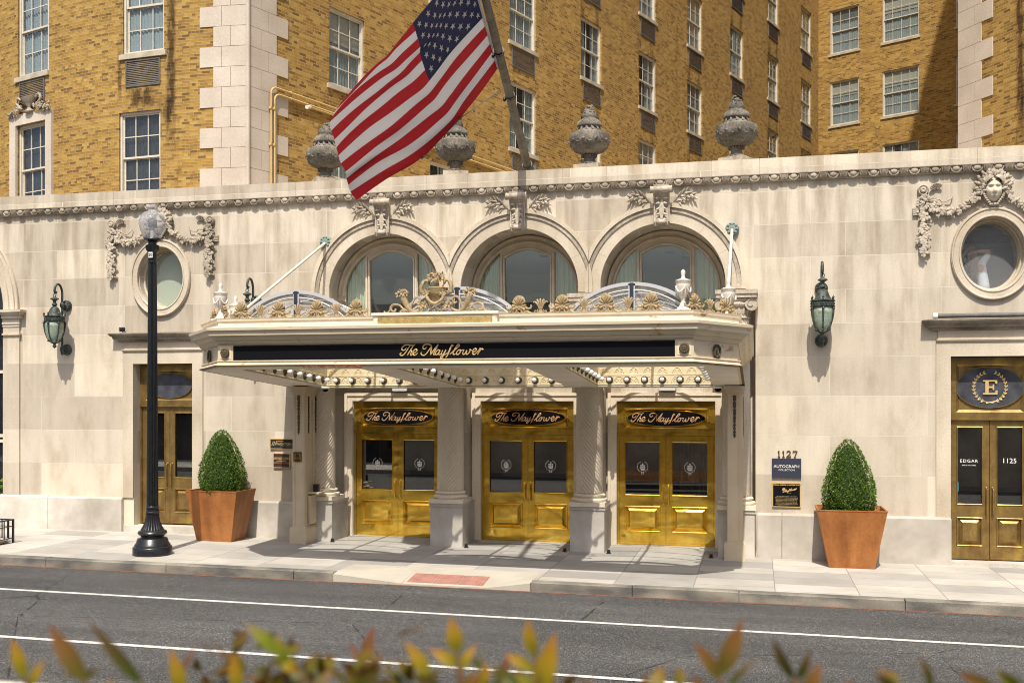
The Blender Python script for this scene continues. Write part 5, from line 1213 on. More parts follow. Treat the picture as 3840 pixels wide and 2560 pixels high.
def crest(kind, x, y, rz=0, k=1.0):
    global pal0, tul0
    if kind == 'P':
        if pal0 is None: pal0 = palmette().build('palmette', M['crest'], can, smooth=50); o = pal0
        else: o = dup(pal0, can)
    else:
        if tul0 is None: tul0 = tulip().build('tulip_ornament', M['crest'], can, smooth=50); o = tul0
        else: o = dup(tul0, can)
    k *= 1.16; o.location = (x, y, 4.166 + tz(y)); o.rotation_euler = (0, 0, rz); o.scale = (k, k, k)
for k, x in enumerate((-3.50, -3.17, -2.845, -2.517, -2.19, -1.86, -1.53)): crest('PT'[k % 2], x, -4.2)
for k, x in enumerate((1.10, 1.432, 1.763, 2.095, 2.427, 2.758, 3.09)): crest('PT'[k % 2], x, -4.2)
for s, x0 in ((-1, XL), (1, XR)):
    for k, t in enumerate((.16, .5, .84)): crest('PTP'[k], x0 + s * CE * t - s * .10, YF + CE * t + .12, s * PI / 4, .95)
    for k in range(9): crest('PT'[k % 2], x0 + s * (CE - .13), -3.35 + .37 * k, s * PI / 2)
# raised centre with the coin band, flower urn and horns of plenty
b = MB(); b.box((-1.158, YF - .075, 4.012), (.81, YF + .16, 4.165)); b.box((-1.185, YF - .10, 4.1655), (.837, YF + .18, 4.205)); b.box((-1.17, YF - .088, 4.152), (.822, YF + .17, 4.1653)); cp = b.build('centre_block', M['cream_white'], can)
b = MB(); b.box((-1.085, YF - .082, 4.026), (.735, YF - .0745, 4.14)); gb = b.build('coin_band', M['crest'], cp)
b = MB(); n = 29
for k in range(n):
    x = -1.035 + k * (1.72 / (n - 1)); s0 = len(b.v); d = -1 if k < 14 else 1; y = YF - .083 - .0006 * (k if k < 15 else 29 - k)
    b.lathe([(.055, 0), (.055, .007), (.046, .009), (.042, .005), (.006, .006), (.001, .012)], seg=18); b.xf(Matrix(((1, 0, 0, x), (0, 0, -1, y), (0, 1, 0, 4.083), (0, 0, 0, 1))), s0)
b.build('coins', mat('gold_coin_paint', (.42, .31, .13), .5, .2, noise=[(9, (.7, .68, .64), (1.15, 1.15, 1.1), .9, S1)]), gb, smooth=40)
fu = part_empty('flower_urn', can, (-.205, -4.2, 4.205)); m = M['crest']
b = MB(); b.box((-.17, -.05, 0), (.17, .06, .018)); b.lathe([(.02, .15), (.06, .17), (.11, .22), (.15, .285), (.17, .30), (.175, .375), (.185, .385), (.14, .40), (.05, .405), (.03, .43), (.045, .45), (.02, .46)], seg=28, flute=(18, .07), sy=.6)
for a in (-1, 0, 1): b.tube(catmull([(a * .085, -.03, .02), (a * .075, -.05, .06), (a * .09, -.04, .12), (a * .055, -.04, .2)], 3), .011, 5)
for s in (-1, 1): b.tube(catmull([(s * .15, -.02, .29), (s * .225, -.03, .31), (s * .24, -.03, .40), (s * .20, -.02, .49), (s * .145, -.02, .50), (s * .12, -.02, .45), (s * .09, -.02, .40)], 4), [.02] * 4 + [.034] * 8 + [.024] * 8 + [.014] * 5, 7)
b.build('urn_body', m, fu, smooth=45)
def posy(mb, c, r, n, seed):
    random.seed(seed)
    for k in range(n):
        a, h = random.uniform(0, 6.28), random.uniform(-.3, 1); p = (c[0] + r * math.cos(a) * math.sqrt(1 - h * h * .8), c[1] + .5 * r * math.sin(a), c[2] + r * .7 * h)
        if k % 3: mb.blob(p, (.026, .026, .026), jit=.15)
        else:
            for q in range(5): aa = q * 1.256 + a; mb.leaf(p, (p[0] + .055 * math.cos(aa), p[1] - .03, p[2] + .055 * math.sin(aa)), (0, -1, .2), .016, .7)
b = MB(); posy(b, (0, -.02, .53), .12, 42, 3)
for s in (-1, 1): posy(b, (s * .14, -.05, .30), .05, 10, 6); posy(b, (s * .19, -.03, .12), .05, 18, 9)
b.tube(catmull([(-.15, -.06, .28), (-.10, -.10, .19), (0, -.12, .135), (.10, -.10, .19), (.15, -.06, .28)], 4), .026, 7); b.build('flowers', m, fu, smooth=55)
for s in (-1, 1):
    hc_ = part_empty('horn_of_plenty', can, (-.205, -4.2, 4.205)); b = MB()
    p = catmull([(s * .27, -.02, .05), (s * .37, -.02, .03), (s * .45, -.02, .09), (s * .50, -.02, .17), (s * .535, -.02, .25)], 6)
    b.tube(p, [.014 + .042 * (k / (len(p) - 1)) * (1 + .10 * (k % 2)) for k in range(len(p))], 10)
    for pts, r in (([(s * .38, -.02, .03), (s * .52, -.02, .06), (s * .60, -.02, .13), (s * .70, -.02, .14), (s * .745, -.02, .09), (s * .72, -.02, .04), (s * .67, -.02, .045), (s * .665, -.02, .08)], .020),
                   ([(s * .745, -.02, .08), (s * .79, -.02, .02), (s * .84, -.02, .02), (s * .85, -.02, .05)], .014), ([(s * .42, -.02, .03), (s * .40, -.02, .12), (s * .36, -.02, .22), (s * .30, -.02, .25), (s * .26, -.02, .20), (s * .29, -.02, .15), (s * .33, -.02, .17)], .020),
                   ([(s * .27, -.02, .05), (s * .22, -.02, .10), (s * .20, -.02, .16), (s * .13, -.02, .17)], .022), ([(s * .5, -.02, .02), (s * .55, -.02, .05), (s * .59, -.02, .03), (s * .56, -.02, .015)], .013)):
        q = catmull(pts, 4); b.tube(q, [r * (.6 + .4 * math.sin(PI * k / len(q))) for k in range(len(q))], 6)
    b.build('horn', m, hc_, smooth=50); b = MB(); posy(b, (s * .545, -.02, .31), .075, 24, 4); b.build('fruit', m, hc_, smooth=55)
# painted finial urns
fin = None
for x, y in ((-3.92, -4.12), (3.56, -4.2), (4.19, -3.40), (-4.3, -2.9)):
    if fin is None:
        fin = part_empty('finial_urn', can); b = MB()
        b.box((-.14, -.14, 0), (.14, .14, .035)); b.lathe([(.11, .035), (.115, .06), (.075, .09), (.05, .15), (.038, .21), (.045, .225), (.04, .24), (.065, .27), (.10, .36), (.125, .45), (.13, .49), (.128, .50), (.132, .505), (.132, .545), (.14, .555), (.14, .57), (.10, .585), (.045, .60), (.03, .64), (.03, .66), (.042, .70), (.036, .74), (.012, .77), (.001, .775)], seg=28)
        b.build('urn_body', M['urn_paint'], fin, smooth=45); b = MB()
        for q in range(4):
            a0 = q * PI / 2 + .4; b.tube([(.135 * math.cos(a0 + t * PI / 16) * (1 - .03 * (8 - t) * t / 16), .135 * math.sin(a0 + t * PI / 16) * (1 - .03 * (8 - t) * t / 16), .46 - .11 * math.sin(PI * t / 8)) for t in range(9)], .014, 5)
            b.tube([(.137 * math.cos(a0), .137 * math.sin(a0), .47), (.12 * math.cos(a0), .12 * math.sin(a0), .38), (.095 * math.cos(a0), .095 * math.sin(a0), .28)], [.018, .016, .006], 5)
        b.build('swag', M['urn_paint'], fin, smooth=60); o = fin
    else: o = dup(fin, can)
    o.location = (x, y, 4.168 + tz(y)); o.scale = (.82, .82, .80)
# hanging struts with wall rosettes
for (a, bb) in (((-3.83, -.02, 6.03), (-3.98, -3.75, 4.14)), ((4.17, -.02, 6.0), (4.17, -3.75, 4.14))):
    s = MB(); s.tube([a, bb], .027, 10); o = s.build('tie_rod', M['cream_white'], can, smooth=60)
    s = MB(); rosette_disc(s, a[0], a[2], .125, 0); 
    for k in range(8): s.blob((a[0] + .085 * math.cos(k * PI / 4), -.085, a[2] + .085 * math.sin(k * PI / 4)), (.03, .02, .03))
    s.build('anchor_rosette', mat('pale_verdigris', (.20, .26, .23), .7), o, smooth=45)
# two posts under the rear edge
def drop_ornament(mb, x, y, z0, z1, nx, ny):
    z = z0; k = 0
    while z > z1:
        r = (.022, .03, .016, .026)[k % 4] * (1 - .35 * (z0 - z) / (z0 - z1)); mb.blob((x, y, z), (r if ny else .014, .014 if ny else r, .034), jit=.25)
        if k % 2 == 0:
            for s in (-1, 1): mb.blob((x + (s * r if ny else 0), y + (0 if ny else s * r), z + .01), (.014,) * 3)
        z -= .032; k += 1
def post(x0, x1, y0, y1, zt, name):
    p = part_empty('canopy_post', can); b = MB(); z = zg(x0)
    b.box((x0, y0, z), (x1, y1, zt))
    for a, c, g in ((z - .02, z + .30, .045), (z + .3002, z + .33, .03), (zt - .13, zt - .06, .02), (zt - .0602, zt - .002, .05)): b.box((x0 - g, y0 - g, a), (x1 + g, y1 + min(g, .03), c))
    for xa in (x0 + .035, x1 - .035): b.box((xa - .016, y0 - .014, z + .33), (xa + .016, y0 + .01, zt - .14))
    yy = [y0 + .04, (y0 + y1) / 2 - .03, (y0 + y1) / 2 + .03, y1 - .04]
    for ya in yy: b.box((x1 - .01, ya - .016, z + .33), (x1 + .014, ya + .016, zt - .14))
    b.build('shaft', M['cream_clean'], p)
    b = MB(); drop_ornament(b, (x0 + x1) / 2, y0 - .008, zt - .2, zt - .92, 0, 1)
    for ya in ((y0 + yy[1]) / 2 + .01, (yy[2] + y1) / 2 - .01): drop_ornament(b, x1 + .008, ya, zt - .22, zt - .92, 1, 0)
    b.build('drop_ornament', M['ornament_dark'], p, smooth=60); return p
lp = post(-4.235, -3.975, -.72, -.06, 3.395 + tz(-.4), 'l'); rp = post(4.09, 4.36, -.56, -.12, 3.395 + tz(-.35), 'r')
b = MB(); b.box((-3.975, -.62, 1.02), (-3.72, -.28, 1.05)); b.box((-3.96, -.6, .42), (-3.915, -.3, .98)); b.build('shelf', M['cream_clean'], lp)
b = MB(); b.box((-3.9, -.5, 1.051), (-3.80, -.42, 1.2)); tag(b.build('card_reader', M['iron']), 'small black box standing on the shelf of the left canopy post', 'card reader')

# ------------------------------------------------------------------ wall lanterns
def make_lantern():
    r = thing('wall_lantern', '', 'wall lantern'); m = M['verdigris']; ay = -.42
    b = MB(); b.tube([(0, -.17, -.70), (0, -.17, .40)], .022, 10); b.tube(catmull([(0, -.17, .40), (0, -.175, .56), (0, -.24, .68), (0, -.33, .70), (0, -.40, .63), (0, -.42, .53), (0, -.385, .50), (0, -.36, .54)], 6), [.024] * 30 + [.02] * 13, 10)
    for z in (.27, -.67): b.tube([(0, -.17, z), (0, -.03, z)], [.03, .045], 10); b.lathe([(.03, -.06), (.045, -.03), (.05, 0), (.045, .03), (.03, .06)], (0, -.17, z), 14)
    b.tube([(0, -.17, -.70), (0, -.165, -.76), (0, -.165, -.80)], [.03, .035, .005], 8)
    b.build('bracket', m, r, smooth=50)
    for z in (.27, -.67):
        p = MB(); rosette_disc(p, 0, z, .115); 
        for k in range(10): a = 2 * PI * k / 10; p.blob((.075 * math.cos(a), -.07, z + .075 * math.sin(a)), (.03, .025, .03))
        p.build('wall_rose', m, r, smooth=50)
    b = MB(); b.tube([(.032 * math.cos(q * .63), ay + .01 * math.sin(q * .63), .46 + .035 * math.sin(q * .63)) for q in range(11)], .010, 5)
    b.lathe([(.02, .43), (.045, .41), (.085, .39), (.09, .375), (.05, .355), (.03, .33), (.035, .30), (.055, .27), (.05, .24), (.03, .225), (.06, .21), (.095, .17), (.12, .10), (.145, .05), (.165, .02), (.20, .012)], (0, ay, 0), 28, flute=(8, .06))
    b.build('dome', m, r, smooth=45)
    b = MB(); b.lathe([(.205, -.10), (.215, -.09), (.215, -.075), (.20, -.072), (.20, -.005), (.215, 0), (.22, .012), (.20, .022), (.18, .0), (.18, -.1)], (0, ay, 0), 32)
    for k in range(24): a = 2 * PI * k / 24; b.blob((.2 * math.cos(a), ay + .2 * math.sin(a), -.038), (.014, .014, .02))
    for k in range(6):
        a = 2 * PI * k / 6 + .52; ca, sa = math.cos(a), math.sin(a); b.lathe([(.010, .01), (.018, .03), (.010, .045), (.022, .065), (.001, .10)], (.205 * ca, ay + .205 * sa, 0), 8)
        rp_ = [(.208, -.10), (.205, -.20), (.19, -.32), (.15, -.44), (.09, -.525), (.04, -.555)]
        b.tube([(q * ca, ay + q * sa, z) for q, z in rp_], [.020, .018, .012, .010, .009, .008], 6)
        b.blob((.212 * ca, ay + .212 * sa, -.13), (.026, .026, .03)); b.blob((.12 * ca, ay + .12 * sa, -.50), (.03, .03, .022))
    b.lathe([(.05, -.545), (.035, -.565), (.02, -.58), (.04, -.60), (.042, -.62), (.02, -.645), (.001, -.66)], (0, ay, 0), 14)
    b.build('lantern_cage', m, r, smooth=45)
    b = MB(); b.lathe([(.19, -.09), (.19, -.20), (.175, -.32), (.135, -.44), (.08, -.52), (.03, -.55), (.001, -.552)], (0, ay, 0), 32); b.build('lantern_glass', M['lantern_glass'], r, smooth=179)
    return r
la = None
for x, lab in ((-9.79, 'verdigris wall lantern seen side on, between the arched pilaster and the blind oval window'), (5.745, 'verdigris wall lantern seen from the front, above the house number 1127'), (-5.36, 'wall lantern half hidden behind a glass vault of the canopy')):
    if la is None: o = la = make_lantern()
    else: o = dup(la)
    o.location = (x, 0, 4.60); o['label'] = lab; o['group'] = 'wall lanterns on the stone front'

# ------------------------------------------------------------------ street lamp
sl = thing('street_lamp', 'black fluted street lamp with a clear globe on the kerb side', 'street lamp', (-6.055, -2.70, zg(-6.055)))
m = M['iron']; b = MB()
b.lathe([(.345, 0), (.345, .135), (.335, .15), (.315, .16), (.31, .19), (.285, .215), (.265, .29), (.245, .305), (.20, .315), (.195, .335), (.215, .345), (.25, .375), (.258, .40), (.245, .425), (.20, .45), (.2, .46)], seg=48); b.build('base', m, sl, smooth=40)
b = MB(); b.lathe([(.205, .45), (.165, .52), (.135, .60), (.12, .68), (.118, .74), (.118, .745)], seg=80, flute=(20, .10)); b.build('flare', m, sl, smooth=50)
b = MB(); b.lathe([(.10, .735), (.125, .745), (.13, .765), (.115, .78), (.112, .83), (.122, .84), (.12, .86), (.104, .87), (.1, .88)], seg=40)
b.lathe([(.07, 5.27), (.09, 5.285), (.09, 5.30), (.075, 5.31), (.08, 5.33), (.08, 5.46), (.086, 5.47), (.10, 5.50), (.118, 5.57), (.122, 5.59), (.10, 5.60), (.075, 5.605), (.075, 5.645), (.10, 5.66), (.15, 5.675), (.155, 5.70), (.15, 5.71), (.05, 5.715)], seg=40)
b.build('collar', m, sl, smooth=40)
for k in range(20): pass
b = MB(); b.lathe([(.104 - .028 * t / 10, .86 + 4.42 * t / 10) for t in range(11)], seg=100, flute=(20, .16)); b.build('fluted_post', m, sl, smooth=50)
b = MB()
for k in range(18): a = 2 * PI * k / 18; b.leaf((.09 * math.cos(a), .09 * math.sin(a), 5.47), (.125 * math.cos(a), .125 * math.sin(a), 5.58), (math.cos(a), math.sin(a), 0), .02, .5)
b.build('leaf_collar', m, sl)
b = MB(); b.lathe([(.125, 5.712), (.175, 5.78), (.215, 5.86), (.24, 5.97), (.235, 6.04), (.205, 6.12), (.165, 6.165), (.145, 6.175), (.14, 6.19), (.085, 6.21), (.08, 6.235), (.098, 6.26), (.095, 6.285), (.06, 6.315), (.03, 6.335), (.001, 6.34)], seg=40); gl = b.build('globe', M['globe'], sl, smooth=45)
b = MB(); b.lathe([(.04, 5.71), (.04, 5.91), (.03, 5.92), (.001, 5.922)], seg=16); b.build('lamp_tube', M['white'], sl, smooth=40)
b = MB(); 
for k in range(7): b.lathe([(.035, 5.915 + k * .024), (.088 - .004 * abs(k - 3), 5.92 + k * .024), (.088 - .004 * abs(k - 3), 5.93 + k * .024), (.035, 5.937 + k * .024)], seg=20)
b.build('louvre', M['grille'], sl, smooth=40)
b = MB(); b.box((-.035 + .01, -.089, 5.36), (.055, -.078, 5.46)); t = b.build('number_tag', M['white'], sl)
b = MB(); put_text(b, '20', .075, .015, -.091, 5.41, bold=.001); b.build('numerals', M['sign_black'], t, fix=False)

# ------------------------------------------------------------------ planters and clipped shrubs
def planter(x, y, rz, lab, wb, wt, h=1.0, db=.66, dt=.92):
    p = thing('planter', lab, 'planter', (x, y, zg(x)), rz, 'tapered orange planters')
    b = MB(); q = lambda w, d, z: [(-w / 2, -d / 2, z), (w / 2, -d / 2, z), (w / 2, d / 2, z), (-w / 2, d / 2, z)]
    b.loft([q(wb, db, .0), q(wt, dt, h), q(wt - .05, dt - .05, h), q(wt - .09, dt - .09, h - .12)], (True, False)); b.build('pot', M['corten'], p)
    b = MB()
    for x0, y0, x1, y1 in ((-wt / 2 - .006, -dt / 2 - .006, wt / 2 + .006, -dt / 2 + .026), (-wt / 2 - .006, dt / 2 - .026, wt / 2 + .006, dt / 2 + .006), (-wt / 2 - .006, -dt / 2 + .0265, -wt / 2 + .026, dt / 2 - .0265), (wt / 2 - .026, -dt / 2 + .0265, wt / 2 + .006, dt / 2 - .0265)): b.box((x0, y0, h - .012), (x1, y1, h + .006))
    b.build('rim', M['corten'], p)
    b = MB(); b.grid(lambda u, v: ((u - .5) * (wt - .08), (v - .5) * (dt - .08), h - .085 + .02 * math.sin(17 * u) * math.cos(13 * v)), 16, 14); b.build('soil', M['soil'], p, smooth=179); return p
planter(5.98 + .22, -.54, 0, 'tapered orange planter set square to the wall beside the black and navy plaques', .755, 1.14)
planter(-5.84, -.60, R(-1), 'tapered orange planter with two sides in view beside the black street lamp', .755, 1.12, 1.0, .56, .80)
def topiary(x, y, zb, lab, seed, W=.5, H=1.24):
    r = thing('boxwood_shrub', lab, 'shrub', (x, y, zb), 0, 'clipped boxwood shrubs'); random.seed(seed)
    def prof(t): return W * (math.sin(PI * min(1, (t * .92 + .16)) ** .78) ** .85) if False else W * max(0, (1 - t) ** .56 * (1.02 - .34 * (1 - t) ** 5) * 1.08 if t < 1 else 0)
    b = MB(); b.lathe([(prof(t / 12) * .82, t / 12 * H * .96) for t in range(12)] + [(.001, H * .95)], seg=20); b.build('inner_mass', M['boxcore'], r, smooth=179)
    b = MB(); n = 0
    while n < 9500:
        t = random.random() ** 1.15; rr = prof(t)
        if random.random() > (rr / W) * .95 + .12: continue
        a = random.uniform(0, 2 * PI); lump = .07 * math.sin(3 * a + 5 * t + seed) * math.sin(7 * t + 2 * a + seed) + .035 * math.sin(13 * a - 17 * t) + .03 * math.sin(9 * a + 23 * t + seed) + (.10 * random.random() if random.random() < .04 else 0)
        q = rr * (1 + lump) * (1 - .14 * random.random() ** 2) + .006; p = Vector((q * math.cos(a), q * math.sin(a), t * H + random.uniform(-.01, .01)))
        nrm = Vector((math.cos(a), math.sin(a), .55 - .2 * (1 - t))).normalized(); d = (nrm * random.uniform(.4, 1.1) + Vector((random.gauss(0, .6), random.gauss(0, .6), random.gauss(.25, .6)))).normalized(); l = random.uniform(.016, .034)
        side = d.cross(Vector((random.gauss(0, 1), random.gauss(0, 1), random.gauss(0, 1)))).normalized() * l * .45
        b.add([p, p + d * l * .5 + side, p + d * l, p + d * l * .5 - side], [(0, 1, 2, 3)]); n += 1
    b.build('foliage', M['boxleaf'], r, fix=False)
    b = MB(); b.tube([(0, 0, -.12), (.01, 0, .1), (0, .01, .35)], [.03, .025, .02], 7)
    for k in range(6): a = k * 1.05; b.tube([(0, 0, -.05), (.1 * math.cos(a), .1 * math.sin(a), .05), (.24 * math.cos(a), .24 * math.sin(a), .14)], [.014, .01, .007], 5)
    b.build('stem', mat('shrub_bark', (.10, .065, .04), .9), r, smooth=60); return r
topiary(6.17, -.54, zg(6.2) + .95, 'clipped egg shaped boxwood shrub beside the house number and wall plaques', 2, .50)
topiary(-5.82, -.60, zg(-5.8) + .95, 'clipped egg shaped boxwood shrub in the planter next to the street lamp', 9, .51)

# ------------------------------------------------------------------ plaques and numbers
def board(name, x0, x1, z0, z1, y, d, m, lab, cat='plaque', rim=None, grp=None):
    p = thing(name, lab, cat, ((x0 + x1) / 2, y, (z0 + z1) / 2), 0, grp); w, h = (x1 - x0) / 2, (z1 - z0) / 2
    b = MB(); b.box((-w, -d, -h), (w, 0, h)); b.build('plate', m, p)
    if rim: plate('rim', rect(-w - .002, -h - .002, w + .002, h + .002), [rect(-w + .012, -h + .012, w - .012, h - .012)], -d - .006, -.001, M[rim], p)
    return p, w, h
p, w, h = board('plaque', 4.881, 5.395, 1.447, 1.796, -.002, .035, M['sign_navy'], 'navy plaque with white capital lettering just under the bronze house number', 'plaque')
b = MB(); put_text(b, 'AUTOGRAPH', .075, 0, -.039, .030, spacing=1.0, bold=.0); put_text(b, 'COLLECTION', .046, 0, -.039, -.034, spacing=1.0, bold=.0); b.build('lettering', M['white'], p, fix=False)
p, w, h = board('plaque', 4.889, 5.385, .915, 1.351, -.002, .022, M['sign_black'], 'black plaque with gold rim, gold script and rows of small text', 'plaque', 'gold')
b = MB(); put_text(b, 'NATIONAL REGISTER OF HISTORIC PLACES', .0265, 0, -.026, .183, bold=.0012)
b.build('heading', M['gold'], p, fix=False)
b = MB(); n0 = len(b.v); script_mb(b, .34, .02, -.027, .082, .0055, .22, only=range(5, len(SCRIPT))); script_mb(b, .26, .005 + .05, -.027, .118, .0045, .12, only=range(0, 5)); put_text(b, 'EST. 1925', .017, .05, -.026, .035); b.build('script', M['gold'], p, fix=False)
b = MB(); rows = ['THIS HOTEL OPENED FEBRUARY 18, 1925. ITS FIRST', 'MAJOR EVENT WAS THE INAUGURAL BALL OF', 'PRESIDENT CALVIN COOLIDGE. IT HAS ENTERTAINED', 'EVERY PRESIDENT SINCE AND HAS BEEN THE', 'RESIDENCE OF A NUMBER OF VICE PRESIDENTS,', 'CABINET MEMBERS, SUPREME COURT JUSTICES,', 'SENATORS AND CONGRESSMEN WHILE IN OFFICE.', 'United States Department of the Interior November 14, 1983']
for k, t in enumerate(rows): put_text(b, t, (.44 / len(t)) * 1.62, 0, -.026, -.025 - k * .0235)
b.build('small_print', M['gold'], p, fix=False)
hn = MB()
def stroke(x, pts, r=.0085): hn.tube([(x + a, -.012, 1.822 + c) for a, c in pts], r, 6)
for x in (5.005, 5.085):
    stroke(x, [(0, 0), (0, .112)], .011); stroke(x, [(-.022, .002), (.022, .002)], .007); stroke(x, [(0, .11), (-.020, .09)], .006)
stroke(5.175, catmull([(-.030, .085), (-.018, .108), (.010, .112), (.030, .092), (.022, .06), (-.006, .028), (-.034, .004), (.0, .004), (.032, .004), (.036, .024)], 3), .009)
stroke(5.290, [(-.036, .085), (-.036, .108), (.0, .108), (.036, .108), (.02, .07), (.002, .03), (-.004, .002)], .009); stroke(5.288, [(-.022, .002), (.018, .002)], .006)
tag(hn.build('house_number', M['bronze_letter'], smooth=60), 'bronze house number 1127 fixed on the stone above the navy plaque', 'house number')
p, w, h = board('plaque', -5.052, -4.40, 1.862, 2.068, -.002, .03, M['sign_navy'], 'wide dark blue plaque with gold letters, upper of the pair left of the canopy post', 'plaque', 'gold')
p.children[0].data.materials[0] = mat('dark_blue_enamel', (.015, .024, .036), .45)
b = MB(); put_text(b, 'VACATION CLUB', .066, .07, -.036, -.005, bold=.001); put_text(b, 'MARRIOTT', .030, -.105, -.036, .052, spacing=1.15, bold=.001); put_text(b, 'AT THE MAYFLOWER, WASHINGTON, DC', .020, .09, -.036, -.055)
for k in range(3): b.add([(-.295 + k * .035 + a, -.036, c - .04) for a, c in ((0, 0), (.014, 0), (.05, .085), (.04, .095))], [(0, 1, 2, 3)])
b.build('lettering', M['gold'], p, fix=False)
p, w, h = board('plaque', -4.984, -4.61, 1.478, 1.774, -.002, .03, M['plaque_dark'], 'square dark bronze plaque, lower of the pair left of the canopy post', 'plaque', 'copper')
b = MB(); put_text(b, 'HISTORIC HOTELS', .043, 0, -.036, .035, bold=.001); put_text(b, 'of AMERICA', .040, 0, -.036, -.010, bold=.001); b.box((-.17, -.036, .062), (.17, -.031, .066)); b.box((-.17, -.036, -.042), (.17, -.031, -.038)); put_text(b, 'NATIONAL TRUST FOR HISTORIC PRESERVATION', .016, 0, -.036, -.060); b.build('lettering', M['copper'], p, fix=False)
p, w, h = board('notice_plate', -4.215, -4.035, 1.65, 1.845, -.7345, .006, M['brass_old'], 'small brass no smoking plate fixed to the left canopy post', 'notice plate')
b = MB(); b.tube([(.03 * math.cos(q * .314), -.009, .01 + .03 * math.sin(q * .314)) for q in range(21)], .0045, 5); b.tube([(-.02, -.009, .03), (.02, -.009, -.01)], .0045, 5); b.box((-.022, -.010, .006), (.022, -.007, .014)); put_text(b, 'The Mayflower', .026, 0, -.008, .072); put_text(b, 'THIS IS A', .018, 0, -.008, -.040); put_text(b, 'SMOKE FREE', .022, 0, -.008, -.060, bold=.0006); put_text(b, 'ENTRANCE', .022, 0, -.008, -.082, bold=.0006); b.build('lettering', M['sign_black'], p, fix=False)

# ------------------------------------------------------------------ small fixtures
for k, (x, lab) in enumerate(((-2.5, 'white emergency light box above the leftmost gold entrance doors'), (2.93, 'white emergency light box above the rightmost gold entrance doors'))):
    e = thing('emergency_light', lab, 'light fixture', (x, .68, 3.07), 0, 'emergency lights over the doors')
    b = MB(); b.loft([[(-.15, -.06, -.03), (.15, -.06, -.03), (.15, .07, -.03), (-.15, .07, -.03)], [(-.17, -.07, .05), (.17, -.07, .05), (.17, .07, .05), (-.17, .07, .05)]]); b.build('housing', M['white'], e)
    b = MB(); b.box((-.13, -.05, -.036), (.13, .06, -.0305)); b.build('diffuser', M['bulb'], e)
for x, y, lab in ((-3.62, -.55, 'white dome security camera under the soffit beside the left canopy post'), (3.93, -.45, 'dark dome security camera under the soffit beside the right canopy post')):
    z = 3.39 + tz(y); e = thing('dome_camera', lab, 'security camera', (x, y, z), 0, 'dome cameras under the canopy')
    b = MB(); b.lathe([(.085, 0), (.09, -.03), (.07, -.05), (.02, -.052)], seg=20); b.build('housing', M['white'], e, smooth=40)
    b = MB(); b.lathe([(.062, -.045), (.055, -.08), (.03, -.103), (.001, -.108)], seg=18); b.build('dome', M['sign_black'], e, smooth=179)
e = thing('spotlight', 'small dark spotlight on top of the left door hood', 'spotlight', (-8.42, -.08, 4.29)); b = MB(); b.tube([(0, .04, 0), (0, 0, .03)], .015, 6); b.build('mount', M['iron'], e)
b = MB(); b.tube([(.05, .02, .055), (-.02, -.06, .045)], [.045, .05], 14); b.build('lamp_head', M['iron'], e, smooth=40)
e = thing('tube_light', 'long tube light lying on the hood over the right door', 'tube light', (8.62, -.13, 4.33)); b = MB(); b.tube([(-.93, 0, 0), (1.0, 0, 0)], .042, 14); b.build('tube', M['grille'], e, smooth=60)
b = MB(); b.tube([(-1.0, 0, 0), (-.928, 0, 0)], .052, 14); b.build('end_cap', M['white'], e, smooth=60)
for x, y in ((-3.36, .52), (-.83, .30), (.93, .32), (1.95, .3), (3.80, .32)):
    pass
for x, y, lab in ((-3.58, -.30, 'black doorstop on the ground beside the first column pedestal'), (-.82, -.33, 'black doorstop on the ground right of the second column pedestal'), (1.10, -.33, 'black doorstop on the ground left of the third column pedestal'), (1.93, -.33, 'black doorstop on the ground right of the third column pedestal'), (3.80, -.33, 'black doorstop on the ground near the right canopy post')):
    d = MB(); d.lathe([(.045, 0), (.05, .01), (.035, .02), (.03, .055), (.034, .07), (.001, .072)], (0, 0, 0), 14); o = d.build('doorstop', M['iron'], smooth=40); o.location = (x, y, zg(x)); tag(o, lab, 'doorstop', 'doorstops along the entrance')
# tree guard at the left edge
tg = thing('tree_guard', 'low black iron tree guard at the left end of the pavement', 'tree guard', (-10.05, -2.75, zg(-10)))
b = MB(); a = .62; H_ = .46
for x in (-a, a):
    for y in (-a, a): b.box((x - .016, y - .016, 0), (x + .016, y + .016, H_))
for z, t in ((H_ - .012, .018), (H_ - .14, .010), (.09, .010)):
    for s in (-1, 1): b.box((-a - .0, s * a - t, z - t * .6), (a + .0, s * a + t, z + t * .6)); b.box((s * a - t - .0005, -a, z - t * .6 - .0005), (s * a + t + .0005, a, z + t * .6 + .0005))
b.build('rail', M['iron'], tg); b = MB()
for k in range(1, 10):
    q = -a + 2 * a * k / 10
    for s in (-1, 1): b.box((q - .008, s * a - .008, .09), (q + .008, s * a + .008, H_ - .02)); b.box((s * a - .008, q - .008, .09), (s * a + .008, q + .008, H_ - .02))
b.build('baluster', M['iron'], tg)
b = MB(); b.grid(lambda u, v: ((u - .5) * 1.2, (v - .5) * 1.2, .012 + .02 * random.random()), 14, 14); so = b.build('tree_ground', M['soil']); so.location = (-10.05, -2.75, zg(-10)); tag(so, kind='structure')
b = MB(); random.seed(8)
for k in range(260):
    x, y = random.uniform(-.58, .58), random.uniform(-.58, .58); aa = random.uniform(0, 6.28); b.leaf((x, y, .04), (x + .06 * math.cos(aa), y + .06 * math.sin(aa), .06), (0, 0, 1), .018, .6)
o = b.build('fallen_leaves', mat('dry_leaf', (.17, .075, .035), .8), fix=False); o.location = (-10.05, -2.75, zg(-10)); tag(o, 'dry brown leaves on the soil inside the tree guard', 'leaves', kind='stuff')

